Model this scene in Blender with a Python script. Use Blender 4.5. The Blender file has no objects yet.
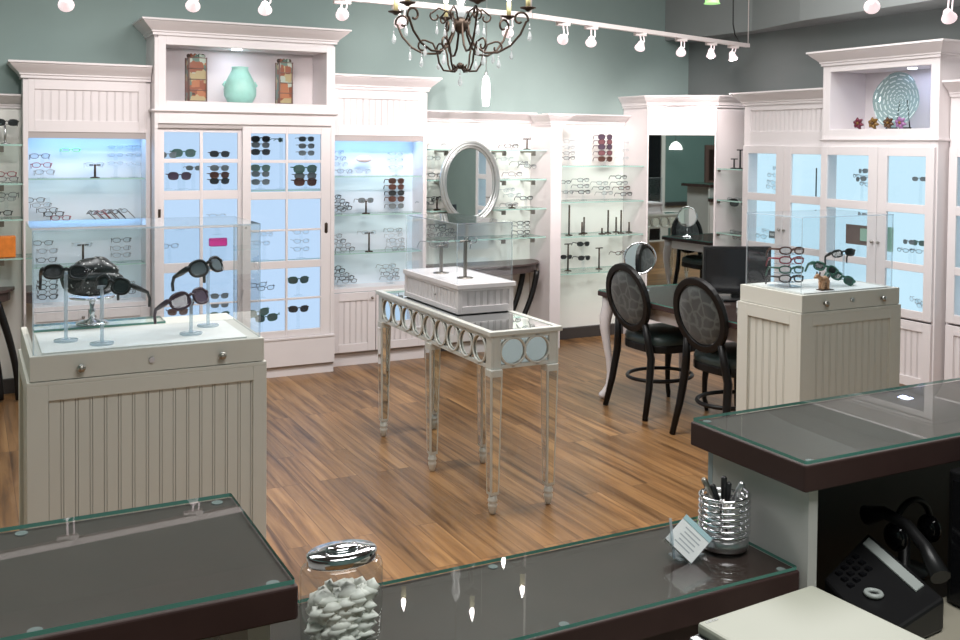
import bpy, math, random
from mathutils import Vector, Matrix
random.seed(7)
PI = math.pi
SC = bpy.context.scene
COL = SC.collection

# ------------------------------------------------------------------ camera (solved from the photograph)
FPX, CYP, YAW, PITCH, ROLL, CAMH = 991.2, 171.9, .4777, .0286, -.0089, 1.65
_f = Vector((math.sin(YAW) * math.cos(PITCH), math.cos(YAW) * math.cos(PITCH), -math.sin(PITCH)))
_r = Vector((math.cos(YAW), -math.sin(YAW), 0))
_d = _f.cross(_r)
_c, _s = math.cos(ROLL), math.sin(ROLL)
AXR, AXD = _c * _r + _s * _d, -_s * _r + _c * _d
CAM = Vector((0, 0, CAMH))
def ray(x, y): return AXR * ((x - 480) / FPX) + AXD * ((y - CYP) / FPX) + _f
def PZ(x, y, z): d = ray(x, y); return CAM + d * ((z - CAMH) / d.z)
def PY(x, y, Y): d = ray(x, y); return CAM + d * (Y / d.y)
def PX(x, y, X): d = ray(x, y); return CAM + d * (X / d.x)
def HZ(px, py, x, y):
    d = ray(px, py); return (CAM + d * (math.hypot(x, y) / math.hypot(d.x, d.y))).z
cd = bpy.data.cameras.new('camera'); cam = bpy.data.objects.new('camera', cd); COL.objects.link(cam)
cam.matrix_world = Matrix(((AXR.x, -AXD.x, -_f.x, 0), (AXR.y, -AXD.y, -_f.y, 0), (AXR.z, -AXD.z, -_f.z, CAMH), (0, 0, 0, 1)))
cd.sensor_width = 36; cd.lens = FPX / 960 * 36; cd.shift_y = -(320 - CYP) / 960; cd.clip_start = .02
SC.camera = cam

# ------------------------------------------------------------------ materials
M = {}
def nodes(name):
    m = bpy.data.materials.new(name); m.use_nodes = True
    nt = m.node_tree; nt.nodes.clear()
    out = nt.nodes.new('ShaderNodeOutputMaterial')
    M[name] = m
    return m, nt, out
def N(nt, t, **kw):
    n = nt.nodes.new(t)
    for k, v in kw.items():
        if k in n.inputs: n.inputs[k].default_value = v
        else: setattr(n, k, v)
    return n
def c4(c): return (c[0], c[1], c[2], 1)
def pbr(name, col, rough=.5, metal=0., spec=.5, var=0., scale=8., bump=0., emit=None, es=0., coat=0.):
    m, nt, out = nodes(name)
    b = N(nt, 'ShaderNodeBsdfPrincipled')
    b.inputs['Base Color'].default_value = c4(col); b.inputs['Roughness'].default_value = rough
    b.inputs['Metallic'].default_value = metal; b.inputs['Specular IOR Level'].default_value = spec
    b.inputs['Coat Weight'].default_value = coat
    if emit: b.inputs['Emission Color'].default_value = c4(emit); b.inputs['Emission Strength'].default_value = es
    if var or bump:
        tc = N(nt, 'ShaderNodeTexCoord'); nz = N(nt, 'ShaderNodeTexNoise', Scale=scale, Detail=4.)
        nt.links.new(tc.outputs['Object'], nz.inputs['Vector'])
        if var:
            mx = N(nt, 'ShaderNodeMix', data_type='RGBA')
            mx.inputs[6].default_value = c4([max(0, x * (1 - var)) for x in col]); mx.inputs[7].default_value = c4([min(1, x * (1 + var)) for x in col])
            nt.links.new(nz.outputs['Fac'], mx.inputs[0]); nt.links.new(mx.outputs[2], b.inputs['Base Color'])
        if bump:
            bp = N(nt, 'ShaderNodeBump', Strength=bump, Distance=.01)
            nt.links.new(nz.outputs['Fac'], bp.inputs['Height']); nt.links.new(bp.outputs['Normal'], b.inputs['Normal'])
    nt.links.new(b.outputs[0], out.inputs[0])
    return m
def clear(name, tint=(.97, .985, .985), rough=.01, ior=1.45, gain=1.0, haze=0., hazecol=(1, 1, 1)):
    m, nt, out = nodes(name)
    fr = N(nt, 'ShaderNodeFresnel', IOR=ior); tr = N(nt, 'ShaderNodeBsdfTransparent', Color=c4(tint)); gl = N(nt, 'ShaderNodeBsdfGlossy', Roughness=rough)
    mx = N(nt, 'ShaderNodeMixShader')
    mu = N(nt, 'ShaderNodeMath', operation='MULTIPLY', use_clamp=True); mu.inputs[1].default_value = gain
    geo = N(nt, 'ShaderNodeNewGeometry'); inv = N(nt, 'ShaderNodeMath', operation='SUBTRACT'); inv.inputs[0].default_value = 1
    nt.links.new(geo.outputs['Backfacing'], inv.inputs[1])
    m2 = N(nt, 'ShaderNodeMath', operation='MULTIPLY')
    nt.links.new(fr.outputs[0], mu.inputs[0]); nt.links.new(mu.outputs[0], m2.inputs[0]); nt.links.new(inv.outputs[0], m2.inputs[1])
    src = tr
    if haze:
        df = N(nt, 'ShaderNodeBsdfDiffuse', Color=c4(hazecol)); mh = N(nt, 'ShaderNodeMixShader', Fac=haze)
        nt.links.new(tr.outputs[0], mh.inputs[1]); nt.links.new(df.outputs[0], mh.inputs[2]); src = mh
    nt.links.new(m2.outputs[0], mx.inputs[0]); nt.links.new(src.outputs[0], mx.inputs[1]); nt.links.new(gl.outputs[0], mx.inputs[2])
    nt.links.new(mx.outputs[0], out.inputs[0])
    return m
def emis(name, col, s):
    m, nt, out = nodes(name); e = N(nt, 'ShaderNodeEmission', Color=c4(col), Strength=s); nt.links.new(e.outputs[0], out.inputs[0]); return m

pbr('cab_white', (.74, .695, .70), .42, var=.03, scale=6, bump=.02)
pbr('case_paint', (.67, .655, .59), .45, var=.03, scale=5, bump=.02)
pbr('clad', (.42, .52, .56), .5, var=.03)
pbr('panel_white', (.86, .86, .82), .5, var=.02)
pbr('niche_back_blue_lit', (.66, .75, .82), .5, var=.02)  # blue of the shelf lighting tinted into the back panel colour
pbr('recess_shade_grey', (.42, .38, .37), .6)  # shade of recessed strips put into the colour
pbr('teal_wall', (.255, .335, .318), .75, var=.08, scale=3, bump=.03)
pbr('grey_wall', (.17, .19, .188), .75, var=.08, scale=3, bump=.03)
pbr('green_wall', (.16, .27, .25), .7, var=.06, scale=3, bump=.03)
pbr('ceiling_paint', (.13, .13, .13), .85, var=.05, scale=3)
pbr('soffit_paint', (.24, .26, .257), .8, var=.06, scale=3)
pbr('dark_base', (.05, .045, .043), .45, var=.1)
pbr('espresso', (.050, .027, .025), .42, spec=.25, var=.22, scale=14, bump=.02)
pbr('table_dark', (.075, .052, .047), .35, var=.2, scale=10)
pbr('black_wood', (.006, .0055, .0055), .4, spec=.3, var=.2)
pbr('black_plastic', (.012, .012, .013), .4, var=.1)
pbr('black_gloss', (.01, .01, .012), .12)
pbr('chrome', (.82, .82, .84), .1, 1.)
pbr('silver', (.62, .62, .63), .28, 1., var=.06)
pbr('champagne', (.66, .66, .61), .38, .25, var=.05, scale=14)
pbr('grey_strip', (.46, .50, .48), .4)
pbr('pewter', (.42, .40, .36), .32, 1., var=.1)
pbr('nickel', (.28, .25, .22), .35, 1.)
pbr('silver_frame', (.50, .53, .52), .3, .75, var=.08, scale=20)
pbr('iron_bronze', (.062, .042, .030), .45, .7, var=.25, scale=30)
pbr('candle', (.80, .70, .36), .5, var=.08)
pbr('track_white', (.80, .72, .70), .4)
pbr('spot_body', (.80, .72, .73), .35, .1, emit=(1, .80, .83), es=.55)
pbr('cream_plastic', (.40, .41, .34), .4, var=.02)
pbr('beige_desk', (.42, .39, .31), .5, var=.06)
pbr('desk_mat', (.08, .13, .09), .6)
pbr('grey_panel', (.42, .42, .41), .55, var=.05)
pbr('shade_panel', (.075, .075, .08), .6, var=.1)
pbr('wall_end', (.60, .60, .58), .55, var=.06, bump=.02)
pbr('mirror', (.86, .90, .89), .015, 1.)
pbr('mirror_dark', (.60, .66, .65), .015, 1.)
pbr('turq', (.34, .64, .57), .38, var=.12, scale=22, bump=.25)
pbr('paper', (.92, .93, .92), .6)
pbr('bluepaper', (.45, .66, .70), .6)
pbr('pink_card', (.86, .05, .36), .5, var=.15, scale=40)
pbr('lime', (.25, .8, .2), .4)
pbr('orange_box', (.78, .22, .03), .5, var=.35, scale=25)
pbr('pink_soft', (.85, .74, .76), .45)
pbr('brown_sign', (.16, .10, .085), .55, var=.1)
pbr('green_card', (.36, .55, .42), .6)
pbr('dark_card', (.17, .19, .19), .6)
pbr('candy', (.90, .92, .84), .5, var=.15, scale=60)
pbr('lamp_white', (.9, .9, .88), .4, emit=(1, .97, .92), es=2.5)
pbr('green_shade', (.25, .62, .18), .4, emit=(.45, .9, .3), es=.5)
pbr('flower_red', (.12, .012, .03), .2); pbr('flower_amber', (.17, .085, .012), .2); pbr('flower_brown', (.08, .035, .012), .2); pbr('flower_violet', (.26, .12, .26), .2)
pbr('animal_tan', (.55, .30, .16), .5, var=.3, scale=60); pbr('animal_dark', (.05, .04, .035), .4)
pbr('picture_dark', (.03, .012, .01), .4, var=.6, scale=5)
for n_, c_ in (('fr_black', (.015, .014, .014)), ('fr_tort', (.10, .035, .02)), ('fr_red', (.28, .03, .05)), ('fr_grey', (.14, .145, .15)), ('fr_metal', (.26, .26, .27)), ('fr_pale', (.50, .53, .56)), ('fr_green', (.03, .13, .09)), ('fr_purple', (.06, .03, .045)), ('fr_blue', (.12, .17, .25))):
    pbr(n_, c_, .3, .0)
pbr('ln_dark', (.03, .034, .036), .08); pbr('ln_brown', (.10, .05, .04), .1); pbr('ln_purple', (.10, .07, .10), .1); pbr('ln_grey', (.16, .19, .20), .1); pbr('ln_green', (.09, .14, .13), .1); pbr('ln_rose', (.20, .09, .10), .1)
clear('ln_clear', (.93, .95, .96))
clear('acrylic', (.975, .985, .99), gain=1.3)
clear('acrylic_edge', (.80, .87, .90), haze=.28, hazecol=(.9, .95, 1.))
clear('case_top_sheen', (.86, .92, .96), gain=1.3, haze=.22, hazecol=(.8, .92, 1.))  # bluish haze painted in as the lid's reflected sheen
clear('shelf_glass', (.90, .97, .95))
pbr('shelf_edge', (.36, .56, .50), .15)
clear('counter_glass', (.93, .97, .95), ior=1.5, gain=.72)
pbr('counter_edge', (.10, .30, .25), .12)
clear('pane_glass', (.96, .975, .985))
clear('jar_glass', (.93, .95, .94), ior=1.5, gain=1.6)
clear('crystal', (.86, .90, .92), ior=1.7, gain=2.4, rough=.03, haze=.35, hazecol=(1, 1, 1))
clear('swirl_glass', (.45, .62, .62), ior=1.6, gain=2.2, haze=.22, hazecol=(.45, .68, .66), rough=.12)
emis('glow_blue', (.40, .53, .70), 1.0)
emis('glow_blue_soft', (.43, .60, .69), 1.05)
emis('bulb', (1., .90, .86), 28.)
emis('spot_lens', (1., .84, .86), 16.)
emis('puck', (.8, .85, 1.), 6.)
emis('pendant_glow', (1., .96, .97), 5.)

def wood_floor():
    m, nt, out = nodes('floor_wood')
    tc = N(nt, 'ShaderNodeTexCoord'); mp = N(nt, 'ShaderNodeMapping'); mp.inputs['Rotation'].default_value = (0, 0, PI / 2)
    nt.links.new(tc.outputs['Object'], mp.inputs['Vector'])
    br = N(nt, 'ShaderNodeTexBrick', Scale=1.)
    br.offset = .37; br.offset_frequency = 3
    br.inputs['Brick Width'].default_value = 1.15; br.inputs['Row Height'].default_value = .095
    br.inputs['Mortar Size'].default_value = .0012; br.inputs['Mortar Smooth'].default_value = .3; br.inputs['Bias'].default_value = 0
    br.inputs['Color1'].default_value = (0, 0, 0, 1); br.inputs['Color2'].default_value = (1, 1, 1, 1); br.inputs['Mortar'].default_value = (.3, .3, .3, 1)
    nt.links.new(mp.outputs[0], br.inputs['Vector'])
    # long grain
    sc = N(nt, 'ShaderNodeMapping'); sc.inputs['Scale'].default_value = (22, 1.1, 1)
    nt.links.new(tc.outputs['Object'], sc.inputs['Vector'])
    addv = N(nt, 'ShaderNodeVectorMath', operation='ADD'); nt.links.new(sc.outputs[0], addv.inputs[0])
    mulv = N(nt, 'ShaderNodeVectorMath', operation='SCALE'); mulv.inputs['Scale'].default_value = 7.
    nt.links.new(br.outputs['Color'], mulv.inputs[0]); nt.links.new(mulv.outputs[0], addv.inputs[1])
    nz = N(nt, 'ShaderNodeTexNoise', Scale=1., Detail=5., Roughness=.6, Distortion=.6); nt.links.new(addv.outputs[0], nz.inputs['Vector'])
    rp = N(nt, 'ShaderNodeValToRGB')
    e = rp.color_ramp.elements; e[0].position = .30; e[0].color = (.075, .036, .014, 1); e[1].position = .72; e[1].color = (.385, .225, .10, 1)
    k = e.new(.5); k.color = (.245, .132, .055, 1)
    nt.links.new(nz.outputs['Fac'], rp.inputs[0])
    tone = N(nt, 'ShaderNodeMix', data_type='RGBA', blend_type='MULTIPLY'); tone.inputs[0].default_value = 1
    tr = N(nt, 'ShaderNodeValToRGB'); t = tr.color_ramp.elements; t[0].color = (.70, .66, .62, 1); t[1].color = (1.18, 1.12, 1.05, 1)
    nt.links.new(br.outputs['Color'], tr.inputs[0]); nt.links.new(rp.outputs[0], tone.inputs[6]); nt.links.new(tr.outputs[0], tone.inputs[7])
    mort = N(nt, 'ShaderNodeMix', data_type='RGBA'); mort.inputs[7].default_value = (.07, .03, .012, 1)
    nt.links.new(br.outputs['Fac'], mort.inputs[0]); nt.links.new(tone.outputs[2], mort.inputs[6])
    b = N(nt, 'ShaderNodeBsdfPrincipled'); b.inputs['Roughness'].default_value = .32; b.inputs['Specular IOR Level'].default_value = .4
    nt.links.new(mort.outputs[2], b.inputs['Base Color'])
    bp = N(nt, 'ShaderNodeBump', Strength=.12, Distance=.004); nt.links.new(nz.outputs['Fac'], bp.inputs['Height']); nt.links.new(bp.outputs[0], b.inputs['Normal'])
    nt.links.new(b.outputs[0], out.inputs[0])
wood_floor()
def damask():
    m, nt, out = nodes('damask')
    tc = N(nt, 'ShaderNodeTexCoord'); v = N(nt, 'ShaderNodeTexVoronoi', Scale=13.); v.feature = 'DISTANCE_TO_EDGE'
    nz = N(nt, 'ShaderNodeTexNoise', Scale=14., Detail=3.); mx0 = N(nt, 'ShaderNodeVectorMath', operation='ADD'); s = N(nt, 'ShaderNodeVectorMath', operation='SCALE'); s.inputs['Scale'].default_value = .06
    nt.links.new(tc.outputs['Object'], nz.inputs['Vector']); nt.links.new(nz.outputs['Color'], s.inputs[0]); nt.links.new(tc.outputs['Object'], mx0.inputs[0]); nt.links.new(s.outputs[0], mx0.inputs[1]); nt.links.new(mx0.outputs[0], v.inputs['Vector'])
    rp = N(nt, 'ShaderNodeValToRGB'); e = rp.color_ramp.elements
    e[0].position = .04; e[0].color = (.075, .085, .08, 1); e[1].position = .12; e[1].color = (.028, .032, .031, 1)
    nt.links.new(v.outputs['Distance'], rp.inputs[0])
    b = N(nt, 'ShaderNodeBsdfPrincipled'); b.inputs['Roughness'].default_value = .55; b.inputs['Sheen Weight'].default_value = .3
    nt.links.new(rp.outputs[0], b.inputs['Base Color']); nt.links.new(b.outputs[0], out.inputs[0])
damask()
def seat_fabric():
    pbr('seat_teal', (.035, .055, .052), .35, var=.5, scale=9)
seat_fabric()
def collage():
    m, nt, out = nodes('collage')
    tc = N(nt, 'ShaderNodeTexCoord'); v = N(nt, 'ShaderNodeTexVoronoi', Scale=21.); v.distance = 'CHEBYCHEV'
    nt.links.new(tc.outputs['Object'], v.inputs['Vector'])
    h = N(nt, 'ShaderNodeSeparateColor'); nt.links.new(v.outputs['Color'], h.inputs[0])
    rp = N(nt, 'ShaderNodeValToRGB'); rp.color_ramp.interpolation = 'CONSTANT'; e = rp.color_ramp.elements
    e[0].color = (.22, .07, .035, 1); e[1].position = .25; e[1].color = (.34, .28, .15, 1)
    for p, c in ((.42, (.10, .16, .13, 1)), (.6, (.34, .13, .06, 1)), (.76, (.34, .40, .34, 1)), (.9, (.05, .03, .02, 1))):
        k = e.new(p); k.color = c
    nt.links.new(h.outputs[0], rp.inputs[0])
    b = N(nt, 'ShaderNodeBsdfPrincipled'); b.inputs['Roughness'].default_value = .4
    nt.links.new(rp.outputs[0], b.inputs['Base Color']); nt.links.new(b.outputs[0], out.inputs[0])
collage()
def glitter():
    m, nt, out = nodes('glitter')
    tc = N(nt, 'ShaderNodeTexCoord'); v = N(nt, 'ShaderNodeTexVoronoi', Scale=190.)
    nt.links.new(tc.outputs['Object'], v.inputs['Vector'])
    b = N(nt, 'ShaderNodeBsdfPrincipled'); b.inputs['Base Color'].default_value = (.05, .05, .05, 1); b.inputs['Roughness'].default_value = .3; b.inputs['Metallic'].default_value = .2
    sp = N(nt, 'ShaderNodeSeparateColor'); nt.links.new(v.outputs['Color'], sp.inputs[0]); rp = N(nt, 'ShaderNodeValToRGB'); rp.color_ramp.interpolation = 'CONSTANT'; rp.color_ramp.elements[0].color = (.02, .02, .02, 1); rp.color_ramp.elements[1].position = .95; rp.color_ramp.elements[1].color = (.5, .5, .48, 1); nt.links.new(sp.outputs[0], rp.inputs[0]); nt.links.new(rp.outputs[0], b.inputs['Base Color'])
    bp = N(nt, 'ShaderNodeBump', Strength=.6, Distance=.003); nt.links.new(v.outputs['Color'], bp.inputs['Height']); nt.links.new(bp.outputs[0], b.inputs['Normal'])
    nt.links.new(b.outputs[0], out.inputs[0])
glitter()

# ------------------------------------------------------------------ mesh builder
class MB:
    def __init__(s): s.v = []; s.f = []; s.m = []; s.sm = []
    def add(s, vs, fs, mi=0, smooth=False):
        o = len(s.v); s.v += [tuple(p) for p in vs]
        for f in fs: s.f.append([i + o for i in f]); s.m.append(mi); s.sm.append(smooth)
        return s
    def box(s, x0, x1, y0, y1, z0, z1, mi=0, edge=None):
        if x0 > x1: x0, x1 = x1, x0
        if y0 > y1: y0, y1 = y1, y0
        if z0 > z1: z0, z1 = z1, z0
        v = [(x0, y0, z0), (x1, y0, z0), (x1, y1, z0), (x0, y1, z0), (x0, y0, z1), (x1, y0, z1), (x1, y1, z1), (x0, y1, z1)]
        fs = [(0, 3, 2, 1), (4, 5, 6, 7), (0, 1, 5, 4), (1, 2, 6, 5), (2, 3, 7, 6), (3, 0, 4, 7)]
        o = len(s.v); s.v += v
        d = (x1 - x0, y1 - y0, z1 - z0); thin = d.index(min(d)); ax = (2, 2, 1, 0, 1, 0)
        for k, f in enumerate(fs):
            s.f.append([i + o for i in f]); s.m.append(mi if edge is None or ax[k] == thin else edge); s.sm.append(False)
        return s
    def rbox(s, x0, x1, y0, y1, z0, z1, r, mi=0, edge=None, seg=4):
        """box with rounded vertical corners"""
        pts = []
        for cx, cy, a0 in ((x1 - r, y1 - r, 0), (x0 + r, y1 - r, PI / 2), (x0 + r, y0 + r, PI), (x1 - r, y0 + r, 1.5 * PI)):
            for k in range(seg + 1): a = a0 + k * PI / 2 / seg; pts.append((cx + r * math.cos(a), cy + r * math.sin(a)))
        return s.prism(pts, z0, z1, mi, edge)
    def prism(s, pts, z0, z1, mi=0, edge=None, smooth=False):
        n = len(pts); v = [(p[0], p[1], z0) for p in pts] + [(p[0], p[1], z1) for p in pts]
        s.add(v, [tuple(range(n - 1, -1, -1)), tuple(range(n, 2 * n))], mi)
        o = len(s.v) - 2 * n
        for i in range(n):
            j = (i + 1) % n; s.f.append([o + i, o + j, o + n + j, o + n + i]); s.m.append(mi if edge is None else edge); s.sm.append(smooth)
        return s
    def extr(s, pts, vec, mi=0, smooth=False):
        """3-D polygon extruded along vec"""
        n = len(pts); vec = Vector(vec); pts = [Vector(p) for p in pts]
        s.add(pts + [p + vec for p in pts], [tuple(range(n - 1, -1, -1)), tuple(range(n, 2 * n))] , mi)
        o = len(s.v) - 2 * n
        for i in range(n): j = (i + 1) % n; s.f.append([o + i, o + j, o + n + j, o + n + i]); s.m.append(mi); s.sm.append(smooth)
        return s
    def tube(s, pts, r, seg=8, mi=0, closed=False, caps=True, flat=None):
        pts = [Vector(p) for p in pts]; n = len(pts)
        if not hasattr(r, '__len__'): r = [r] * n
        ring = []; prev = None
        for i, p in enumerate(pts):
            if closed: t = pts[(i + 1) % n] - pts[i - 1]
            else: t = pts[min(i + 1, n - 1)] - pts[max(i - 1, 0)]
            t.normalize()
            if prev is None:
                u = t.orthogonal() if flat is None else Vector(flat) - t * Vector(flat).dot(t)
            else: u = prev - t * prev.dot(t)
            u.normalize(); prev = u; w = t.cross(u)
            ring.append([p + (u * math.cos(2 * PI * k / seg) + w * math.sin(2 * PI * k / seg)) * r[i] for k in range(seg)])
        o = len(s.v)
        for g in ring: s.v += [tuple(q) for q in g]
        for i in range(n if closed else n - 1):
            a, b = o + i * seg, o + ((i + 1) % n) * seg
            for k in range(seg):
                l = (k + 1) % seg; s.f.append([a + k, a + l, b + l, b + k]); s.m.append(mi); s.sm.append(True)
        if caps and not closed:
            s.f.append([o + k for k in range(seg)][::-1]); s.m.append(mi); s.sm.append(False)
            s.f.append([o + (n - 1) * seg + k for k in range(seg)]); s.m.append(mi); s.sm.append(False)
        return s
    def lathe(s, prof, c=(0, 0, 0), seg=24, mi=0, sx=1, sy=1, smooth=True):
        o = len(s.v); n = len(prof)
        for r, z in prof:
            for k in range(seg):
                a = 2 * PI * k / seg; s.v.append((c[0] + r * math.cos(a) * sx, c[1] + r * math.sin(a) * sy, c[2] + z))
        for i in range(n - 1):
            for k in range(seg):
                l = (k + 1) % seg; a, b = o + i * seg, o + (i + 1) * seg
                s.f.append([a + k, a + l, b + l, b + k]); s.m.append(mi); s.sm.append(smooth)
        if prof[0][0] > 1e-5: s.f.append([o + k for k in range(seg)][::-1]); s.m.append(mi); s.sm.append(False)
        if prof[-1][0] > 1e-5: s.f.append([o + (n - 1) * seg + k for k in range(seg)]); s.m.append(mi); s.sm.append(False)
        return s
    def ball(s, c, rx, ry=None, rz=None, mi=0, seg=16, rings=10, lump=0.):
        ry = ry or rx; rz = rz or rx; o = len(s.v)
        for i in range(rings + 1):
            t = PI * i / rings
            for k in range(seg):
                a = 2 * PI * k / seg
                q = 1 + lump * math.sin(3 * a + 2 * t) * math.sin(t) + lump * .7 * math.sin(5 * t + a)
                s.v.append((c[0] + rx * q * math.sin(t) * math.cos(a), c[1] + ry * q * math.sin(t) * math.sin(a), c[2] - rz * q * math.cos(t)))
        for i in range(rings):
            for k in range(seg):
                l = (k + 1) % seg; a, b = o + i * seg, o + (i + 1) * seg
                s.f.append([a + k, a + l, b + l, b + k]); s.m.append(mi); s.sm.append(True)
        return s
    def sweep(s, path, prof, mi=0):
        """profile (outward, z) swept along an open XY path; outward is to the right of the path"""
        n = len(path); P = [Vector((p[0], p[1])) for p in path]; rows = []
        for i in range(n):
            ds = []
            if i > 0: ds.append((P[i] - P[i - 1]).normalized())
            if i < n - 1: ds.append((P[i + 1] - P[i]).normalized())
            ns = [Vector((d.y, -d.x)) for d in ds]
            nn = sum(ns, Vector((0, 0)))
            nn = nn / nn.dot(ns[0]) if len(ns) == 2 else ns[0]
            rows.append([(P[i].x + nn.x * a, P[i].y + nn.y * a, z) for a, z in prof])
        k = len(prof); o = len(s.v)
        for r in rows: s.v += r
        for i in range(n - 1):
            for j in range(k):
                l = (j + 1) % k; s.f.append([o + i * k + j, o + i * k + l, o + (i + 1) * k + l, o + (i + 1) * k + j]); s.m.append(mi); s.sm.append(False)
        s.f.append([o + j for j in range(k)]); s.m.append(mi); s.sm.append(False)
        s.f.append([o + (n - 1) * k + j for j in range(k)][::-1]); s.m.append(mi); s.sm.append(False)
        return s
    def mesh(s, name, mats, off=(0, 0, 0), fix=True):
        me = bpy.data.meshes.new(name)
        me.from_pydata([(x - off[0], y - off[1], z - off[2]) for x, y, z in s.v], [], s.f)
        for m in mats: me.materials.append(M[m])
        for p, mi, sm in zip(me.polygons, s.m, s.sm): p.material_index = mi; p.use_smooth = sm
        if fix:
            import bmesh
            bm = bmesh.new(); bm.from_mesh(me); bmesh.ops.recalc_face_normals(bm, faces=bm.faces); bm.to_mesh(me); bm.free()
        me.update()
        return me

def tag(o, label=None, cat=None, group=None, kind=None):
    if label: o['label'] = label
    if cat: o['category'] = cat
    if group: o['group'] = group
    if kind: o['kind'] = kind
    return o
class T:
    """a thing: an Empty at its base with mesh parts"""
    def __init__(s, name, label, cat, loc=(0, 0, 0), group=None):
        s.o = bpy.data.objects.new(name, None); COL.objects.link(s.o); s.o.location = loc; s.o.empty_display_size = .05
        s.loc = loc; tag(s.o, label, cat, group)
    def part(s, name, mb, mats, parent=None, bevel=0, label=None):
        if isinstance(mats, str): mats = [mats]
        o = bpy.data.objects.new(name, mb.mesh(name, mats, s.loc)); COL.objects.link(o); o.parent = parent or s.o
        if bevel: b = o.modifiers.new('bevel', 'BEVEL'); b.width = bevel; b.segments = 2; b.limit_method = 'ANGLE'
        if label: o['label'] = label
        return o
def single(name, mb, mats, label, cat, group=None, loc=None, bevel=0):
    if isinstance(mats, str): mats = [mats]
    if loc is None:
        xs, ys, zs = zip(*mb.v); loc = ((min(xs) + max(xs)) / 2, (min(ys) + max(ys)) / 2, min(zs))
    o = bpy.data.objects.new(name, mb.mesh(name, mats, loc)); COL.objects.link(o); o.location = loc
    if bevel: b = o.modifiers.new('bevel', 'BEVEL'); b.width = bevel; b.segments = 2; b.limit_method = 'ANGLE'
    return tag(o, label, cat, group)
def struct(name, mb, mat):
    o = bpy.data.objects.new(name, mb.mesh(name, [mat] if isinstance(mat, str) else mat)); COL.objects.link(o); o['kind'] = 'structure'; return o
def dup(root, loc, rz=None, label=None, group=None):
    r = root.copy(); COL.objects.link(r); r.location = loc
    if rz is not None: r.rotation_euler = (0, 0, rz)
    if label: r['label'] = label
    if group: r['group'] = group
    for ch in root.children:
        c = ch.copy(); COL.objects.link(c); c.parent = r
        for g in ch.children:
            d = g.copy(); COL.objects.link(d); d.parent = c
    return r

def bead(mb, ax, a0, a1, z0, z1, pos, sg, pitch=.045, t=.006, mi=0):
    """beadboard: planks with bead grooves, standing proud of pos by t towards sg"""
    n = max(2, round((a1 - a0) / pitch)); w = (a1 - a0) / n
    for i in range(n):
        for u0, u1 in ((a0 + i * w + .0022, a0 + (i + 1) * w - .0080), (a0 + (i + 1) * w - .0055, a0 + (i + 1) * w)):
            if ax == 'x': mb.box(u0, u1, pos, pos + sg * t, z0, z1, mi)
            else: mb.box(pos, pos + sg * t, u0, u1, z0, z1, mi)
    return mb
def frame(mb, ax, a0, a1, z0, z1, p0, p1, op, mi=0):
    """flat frame around a list of openings laid out as a grid: op = (columns [(a,b)..], rows [(z,z)..])"""
    cols, rows = op
    def bx(u0, u1, w0, w1):
        if u1 - u0 < 1e-4 or w1 - w0 < 1e-4: return
        if ax == 'x': mb.box(u0, u1, p0, p1, w0, w1, mi)
        else: mb.box(p0, p1, u0, u1, w0, w1, mi)
    cols = sorted(cols); rows = sorted(rows)
    us = [a0] + [q for c in cols for q in c] + [a1]; ws = [z0] + [q for r in rows for q in r] + [z1]
    for i in range(0, len(us), 2): bx(us[i], us[i + 1], z0, z1)
    for c in cols:
        for j in range(0, len(ws), 2): bx(c[0], c[1], ws[j], ws[j + 1])
    return mb
def knob(c, d, r=.013):
    """small round knob pointing along unit axis d from c"""
    mb = MB(); c = Vector(c); d = Vector(d)
    mb.tube([c, c + d * .008, c + d * .012, c + d * .018, c + d * .024, c + d * .027], [r * .45, r * .4, r * .8, r, r * .8, r * .2], 12)
    return mb
def crown_prof(z0, z1, out):
    h = z1 - z0
    return [(-.002, z0), (.012, z0), (.012, z0 + .16 * h), (.02, z0 + .2 * h), (.02, z0 + .28 * h), (out * .40, z0 + .42 * h), (out * .66, z0 + .62 * h), (out * .86, z0 + .8 * h), (out * .88, z0 + .86 * h), (out, z0 + .88 * h), (out, z1), (-.002, z1)]

# ------------------------------------------------------------------ room shell
XL, XR, YB, YF, ZC = -1.55, 5.80, 7.12, -2.6, 3.6
struct('floor', MB().box(XL - .1, XR + .1, YF - .1, YB + .1, -.06, 0), 'floor_wood')
struct('ceiling', MB().box(XL - .1, XR + .1, YF - .1, YB + .1, ZC, ZC + .06), 'ceiling_paint')
struct('wall_back', MB().box(XL - .1, XR + .1, YB, YB + .1, 0, ZC), 'teal_wall')
struct('wall_right', MB().box(XR, XR + .1, 2.75, YB, 0, ZC), 'grey_wall')
struct('wall_right_near', MB().box(XR, XR + .1, YF, 2.75, 0, ZC), 'teal_wall')
struct('wall_left', MB().box(XL - .1, XL, YF, YB, 0, ZC), 'green_wall')
struct('wall_front', MB().box(XL, XR, YF - .1, YF, 0, ZC), 'green_wall')
struct('trim_1', MB().prism([(5.80, 2.2), (5.80, 7.118), (5.53, 7.118), (5.653, 6.15), (5.5, 5.48), (5.419, 4.27), (5.27, 2.2)], 2.581, ZC - .001), 'soffit_paint')
w = MB()
for ya, yb in ((YF, .86), (1.98, 6.9)): w.box(XL, XL + .012, ya, yb, 0, .60); w.box(XL, XL + .05, ya, yb, .60, .67, 1)
struct('trim_2', w, ['panel_white', 'dark_base'])
struct('door_1', frame(MB(), 'y', .86, 1.98, 0, 2.2, XL + .001, XL + .03, ([(.94, 1.90)], [(.02, 2.1)])).box(XL + .001, XL + .012, .94, 1.90, .02, 2.1, 1), ['panel_white', 'black_gloss'])
struct('baseboard_back', MB().box(4.255, 5.085, 7.075, 7.118, 0, .093).box(3.12, 4.145, 7.075, 7.118, 0, .093).box(XL, .31, 7.075, 7.118, 0, .093), 'dark_base')

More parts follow.
